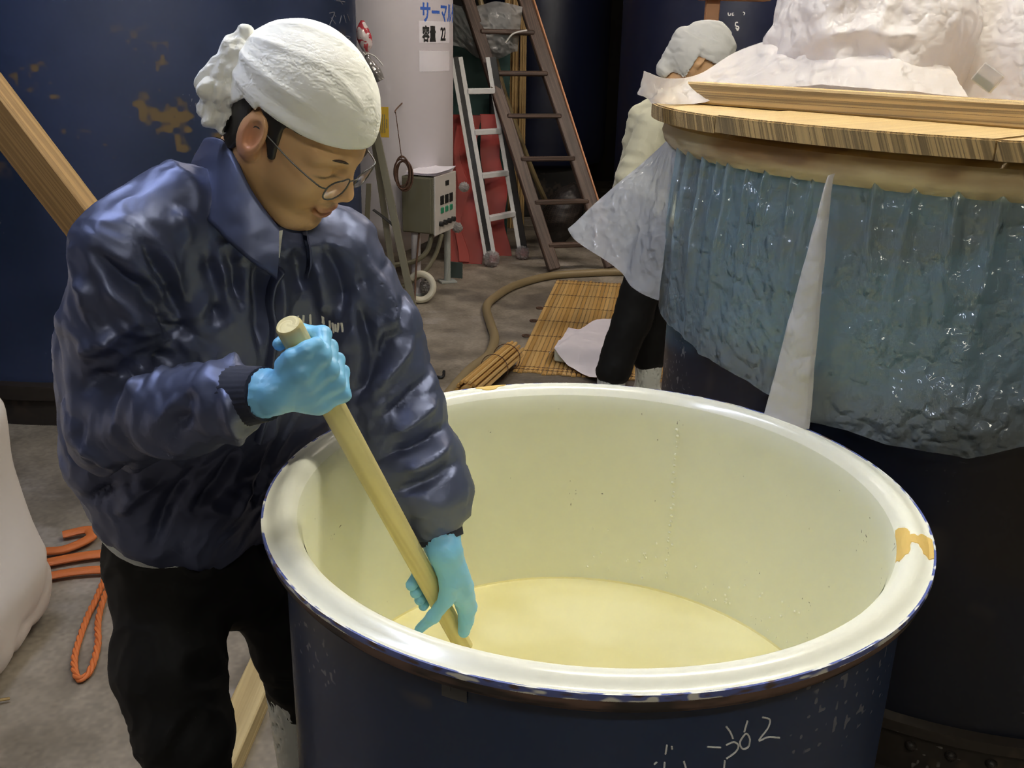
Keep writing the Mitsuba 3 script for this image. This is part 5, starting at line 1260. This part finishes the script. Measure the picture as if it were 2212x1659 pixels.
CAMP = np.array([0, 0, CAM_H])
def pole_frame(s0):
    o = PT + PD * s0
    f_ = CAMP - o; f_ = unit(f_ - PD * (f_ @ PD))
    return f_, np.cross(f_, PD)
def glove(key, parts, cuff, lo, hi, label, seed):
    def fg(P_):
        d = None
        for c in parts:
            e_ = chain(P_, c, .006)
            d = e_ if d is None else smin(d, e_, .0065)
        d = smax(d, -cap(P_, PT, PT + PD * 1.1, .0163), .002)
        a_, b_, r0, r1 = cuff
        c_ = cap(P_, a_, b_, r0, r1)
        ax = unit(np.asarray(b_, float) - a_)
        c_ = np.maximum(c_, (P_ - b_) @ ax)
        d = smin(d, c_, .010)
        inner = cap(P_, np.asarray(b_) + ax * (r1 - .0115), np.asarray(b_) + ax * .06, r1 - .0045)
        return np.maximum(d, -inner)
    V, F = snet(fg, lo, hi, .0023)
    V = relax(V, F, 1); N = vnormals(V, F)
    a_, b_, r0, r1 = cuff
    ax = unit(np.asarray(b_, float) - a_)
    t_ = (V - a_) @ ax
    wr = np.clip(t_ / .02, 0, 1)
    disp = .0028 * (meshkit.fbm(V * 70, 3, seed) - .5) + wr * .0022 * (np.abs(meshkit.fbm(V * 90, 2, seed + 2) - .5) * 3 - .4)
    add(key, (V + N * disp[:, None], F), 'm_glove', True, label=label)
def fr(s0, frame):
    f_, r_ = frame
    return lambda s, r, f: PT + PD * s + r_ * r + f_ * f
def arc(at_, s, phs, rads, ds=0.0):
    return [at_(s + ds * i, rd * math.sin(math.radians(ph)), rd * math.cos(math.radians(ph))) for i, (ph, rd) in enumerate(zip(phs, rads))]
# right hand at the top of the pole: back of the hand towards us, fingers closing round the right side and behind
A4 = fr(0, pole_frame(.08))
wr_ = A4(.066, -.056, .022)
parts = []
for i, s in enumerate((.040, .064, .088, .110)):
    w_ = (.0098, .0100, .0097, .0086)[i]
    p_ = arc(A4, s, (28, 92, 165, 232), (.0375, .0315, .0270, .0265), -.002)
    parts.append([(*p_[0], w_ + .0012), (*p_[1], w_), (*p_[2], w_ - .0005), (*p_[3], w_ - .0015)])
    parts.append([(*wr_, .0185), (*A4(s * .8 + .014, -.012, .034), .0155), (*p_[0], w_ + .0016)])
parts.append([(*wr_, .020), (*A4(.058, -.034, .024), .017), (*A4(.038, -.026, .022), .0125), (*A4(.027, -.014, .027), .0110), (*A4(.024, .004, .030), .0100), (*A4(.024, .018, .027), .0090)])
parts.append([(*A4(.088, -.044, .014), .017), (*A4(.114, -.018, .022), .013)])
eb = np.array([-.304, 1.110, 1.163])
cu = (wr_, wr_ + (eb - wr_) * .80, .0265, .0325)
lo_, hi_ = np.min([np.array(c)[:, :3].min(0) for c in parts], 0) - .05, np.max([np.array(c)[:, :3].max(0) for c in parts], 0) + .04
lo_, hi_ = np.minimum(lo_, cu[1] - .045), np.maximum(hi_, cu[1] + .045)
glove(k + '__glove', parts, cu, lo_, hi_, 'blue rubber glove on the right hand at the top of the pole', 3)
# left hand low on the pole: fingers round the back, thumb across the front
A5 = fr(0, pole_frame(.62)); s5 = .625
wl = A5(s5 - .088, .046, .004)
parts = []
for i, ds in enumerate((-.006, .018, .041, .062)):
    w_ = (.0112, .0114, .0108, .0098)[i]
    p_ = arc(A5, s5 + ds, (62, 122, 190, 252), (.0420, .0345, .0285, .0275), -.010)
    parts.append([(*p_[0], w_ + .001), (*p_[1], w_), (*p_[2], w_ - .0005), (*p_[3], w_ - .0015)])
    parts.append([(*wl, .023), (*A5(s5 + ds * .6 - .034, .040, .018), .0215), (*p_[0], w_ + .004)])
parts.append([(*wl, .020), (*A5(s5 - .040, .030, .026), .0165), (*A5(s5 - .012, .012, .033), .0125), (*A5(s5 + .016, -.020, .031), .0105), (*A5(s5 + .040, -.050, .022), .0078)])
parts.append([(*A5(s5 + .020, .044, .012), .0160), (*A5(s5 + .065, .038, .014), .0140), (*A5(s5 + .095, .022, .020), .0105)])
parts.append([(*A5(s5 + .055, .034, .018), .0150), (*A5(s5 + .084, .026, .024), .0125), (*A5(s5 + .108, .012, .027), .0105)])
el = np.array([-.121, 1.405, .838])
cu = (wl, wl + (el - wl) * .45, .027, .033)
lo_, hi_ = np.min([np.array(c)[:, :3].min(0) for c in parts], 0) - .04, np.max([np.array(c)[:, :3].max(0) for c in parts], 0) + .04
lo_, hi_ = np.minimum(lo_, cu[1] - .045), np.maximum(hi_, cu[1] + .045)
glove(k + '__glove', parts, cu, lo_, hi_, 'blue rubber glove on the left hand low on the pole', 7)
# knitted cuffs of the jacket
def cuff_rib(a_, b_, r0, r1):
    a_, b_ = np.asarray(a_, float), np.asarray(b_, float)
    V, F, U = tube(np.array([a_ + (b_ - a_) * x for x in np.linspace(0, 1, 12)]), np.linspace(r0, r1, 12), 96)
    c_ = a_ + (b_ - a_) * np.clip((V - a_) @ (b_ - a_) / ((b_ - a_) @ (b_ - a_)), 0, 1)[:, None]
    rad = V - c_
    j = np.arange(len(V)) % 97
    return V + rad * (.014 * np.cos(j * 2 * np.pi / 96 * 32))[:, None], F
add(k + '__jacket__cuff', cuff_rib((-.358, 1.144, 1.143), (-.300, 1.109, 1.162), .0415, .0335), 'm_rib', True, label='dark knitted cuff')
add(k + '__jacket__cuff', cuff_rib((-.127, 1.409, .862), (-.108, 1.386, .812), .0455, .0370), 'm_rib', True, label='dark knitted cuff')

# embroidered lettering on the chest, worn to unreadable strokes
for i, u_ in enumerate(np.linspace(0.02, 1.05, 13)):
    if i in (3, 8):
        continue
    p_ = np.array([-.327, 1.404, 1.168]) * (1 - u_) + np.array([-.2605, 1.404, 1.160]) * u_
    p_, n_ = on_jacket(p_, .001)
    hgt = .012 + .008 * ((i * 7) % 5) / 5
    add(k + '__jacket__embroidery', box((hgt, .0034, .0024), p_, axes((.12 * ((i % 3) - 1), 0, 1), n_), .0005), 'm_string')
# ---------------------------------------------------------------- the second person, walking behind the covered tank
k = 'person_001'
tag(k, 'person in a white cap, cream sweater and black trousers walking behind the covered tank', 'person')
def chain2(P_, c, kk=.03):
    d = None
    for (a, b) in zip(c[:-1], c[1:]):
        e_ = cap(P_, a[:3], b[:3], a[3], b[3]); d = e_ if d is None else smin(d, e_, kk)
    return d
Q2 = {'torso': [(.585, 4.0, .80, .125), (.54, 4.0, 1.02, .14), (.56, 4.0, 1.24, .125), (.61, 4.0, 1.33, .085)],
      'arm': [(.525, 3.89, 1.26, .072), (.462, 3.88, 1.06, .066), (.60, 3.80, .93, .050)],
      'arm2': [(.62, 4.10, 1.27, .064), (.66, 4.16, 1.05, .06), (.76, 4.08, .93, .048)],
      'leg': [(.565, 3.94, .78, .098), (.500, 3.93, .48, .078), (.428, 3.91, .25, .074)],
      'leg2': [(.615, 4.07, .78, .098), (.625, 4.10, .48, .076), (.610, 4.11, .25, .074)]}
H2 = np.stack([unit([.90, -.12, -.42]), unit(np.cross([0, 0, 1], [.90, -.12, -.42])), [0, 0, 1]], 1)
H2[:, 2] = np.cross(H2[:, 0], H2[:, 1]); HC2 = np.array([.712, 4.0, 1.508])
def fsweater(P_):
    t = smin(chain2(P_, Q2['torso']), smin(chain2(P_, Q2['arm']), chain2(P_, Q2['arm2']), .01), .025)
    return np.maximum(t, .76 - P_[..., 2])
V, F = snet(fsweater, (.33, 3.68, .70), (.90, 4.28, 1.44), .010)
V = relax(V, F, 1); N = vnormals(V, F)
V = V + N * (.016 * (np.abs(meshkit.fbm(V * [7, 7, 16], 3, 5) - .5) * 2.4 - .3))[:, None]
add(k + '__sweater', (V, F), 'm_sweater', True, label='cream work sweater')
V, F = snet(lambda P_: np.maximum(smin(chain2(P_, Q2['leg']), chain2(P_, Q2['leg2']), .04), P_[..., 2] - .86), (.33, 3.80, .17), (.76, 4.22, .90), .010)
V = relax(V, F, 1); N = vnormals(V, F)
add(k + '__trousers', (V + N * (.02 * (meshkit.fbm(V * [9, 9, 14], 3, 6) - .5))[:, None], F), 'm_trousers', True, label='black trousers')
boot(k + '__boot', np.array([.415, 3.905, 0.0]), -.15, .26, np.array([.012, .004, 0]))
boot(k + '__boot', np.array([.605, 4.11, 0.0]), -.1, .26, np.array([.004, 0, 0]))
V, F = snet(fhead, (-.125, -.105, -.17), (.135, .105, .145), 0.005)
Vb, Fb = snet(lambda P_: np.minimum(chain2(P_, [(*a[:3], a[3] * .75) for a in Q2['torso']]), np.minimum(smin(chain2(P_, [(*a[:3], a[3] * .7) for a in Q2['leg']]), chain2(P_, [(*a[:3], a[3] * .7) for a in Q2['leg2']]), .03), np.minimum(cap(P_, (.60, 3.80, .93), (.66, 3.77, .90), .032, .030), cap(P_, (.76, 4.08, .93), (.82, 4.05, .90), .03, .03)))), (.33, 3.68, .10), (.90, 4.28, 1.42), .014)
V, F = cat((V @ H2.T + HC2, F), (Vb, Fb))
add(k + '__body', (V, F), 'm_skin', True, label='face under the cap')
def fcap(q):
    d = ell(q, (-.004, 0, .036), (.112, .092, .112))
    d = smax(d, (.004 + .02 * q[..., 0]) - q[..., 2], .006)
    fl = smax(ell(q, (-.02, 0, .01), (.118, .098, .13)), np.maximum(q[..., 0] + .022, -.105 - q[..., 2]), .006)
    fl = np.maximum(fl, q[..., 2] - .06)
    d = smin(d, fl, .01)
    d = smin(d, cap(q, (-.105, 0, .045), (-.105, 0, -.095), .034, .042), .02)
    return np.maximum(d, -(fhead(q, False) - .004))
V, F = snet(fcap, (-.19, -.12, -.13), (.13, .12, .16), .005)
V = relax(V, F, 1); N = vnormals(V, F)
V = V + N * (.010 * (np.abs(meshkit.fbm(V * [20, 20, 26], 2, 8) - .5) * 2 - .25))[:, None]
add(k + '__cap', (V @ H2.T + HC2, F), 'm_cap', True, label='white cap with a neck flap')
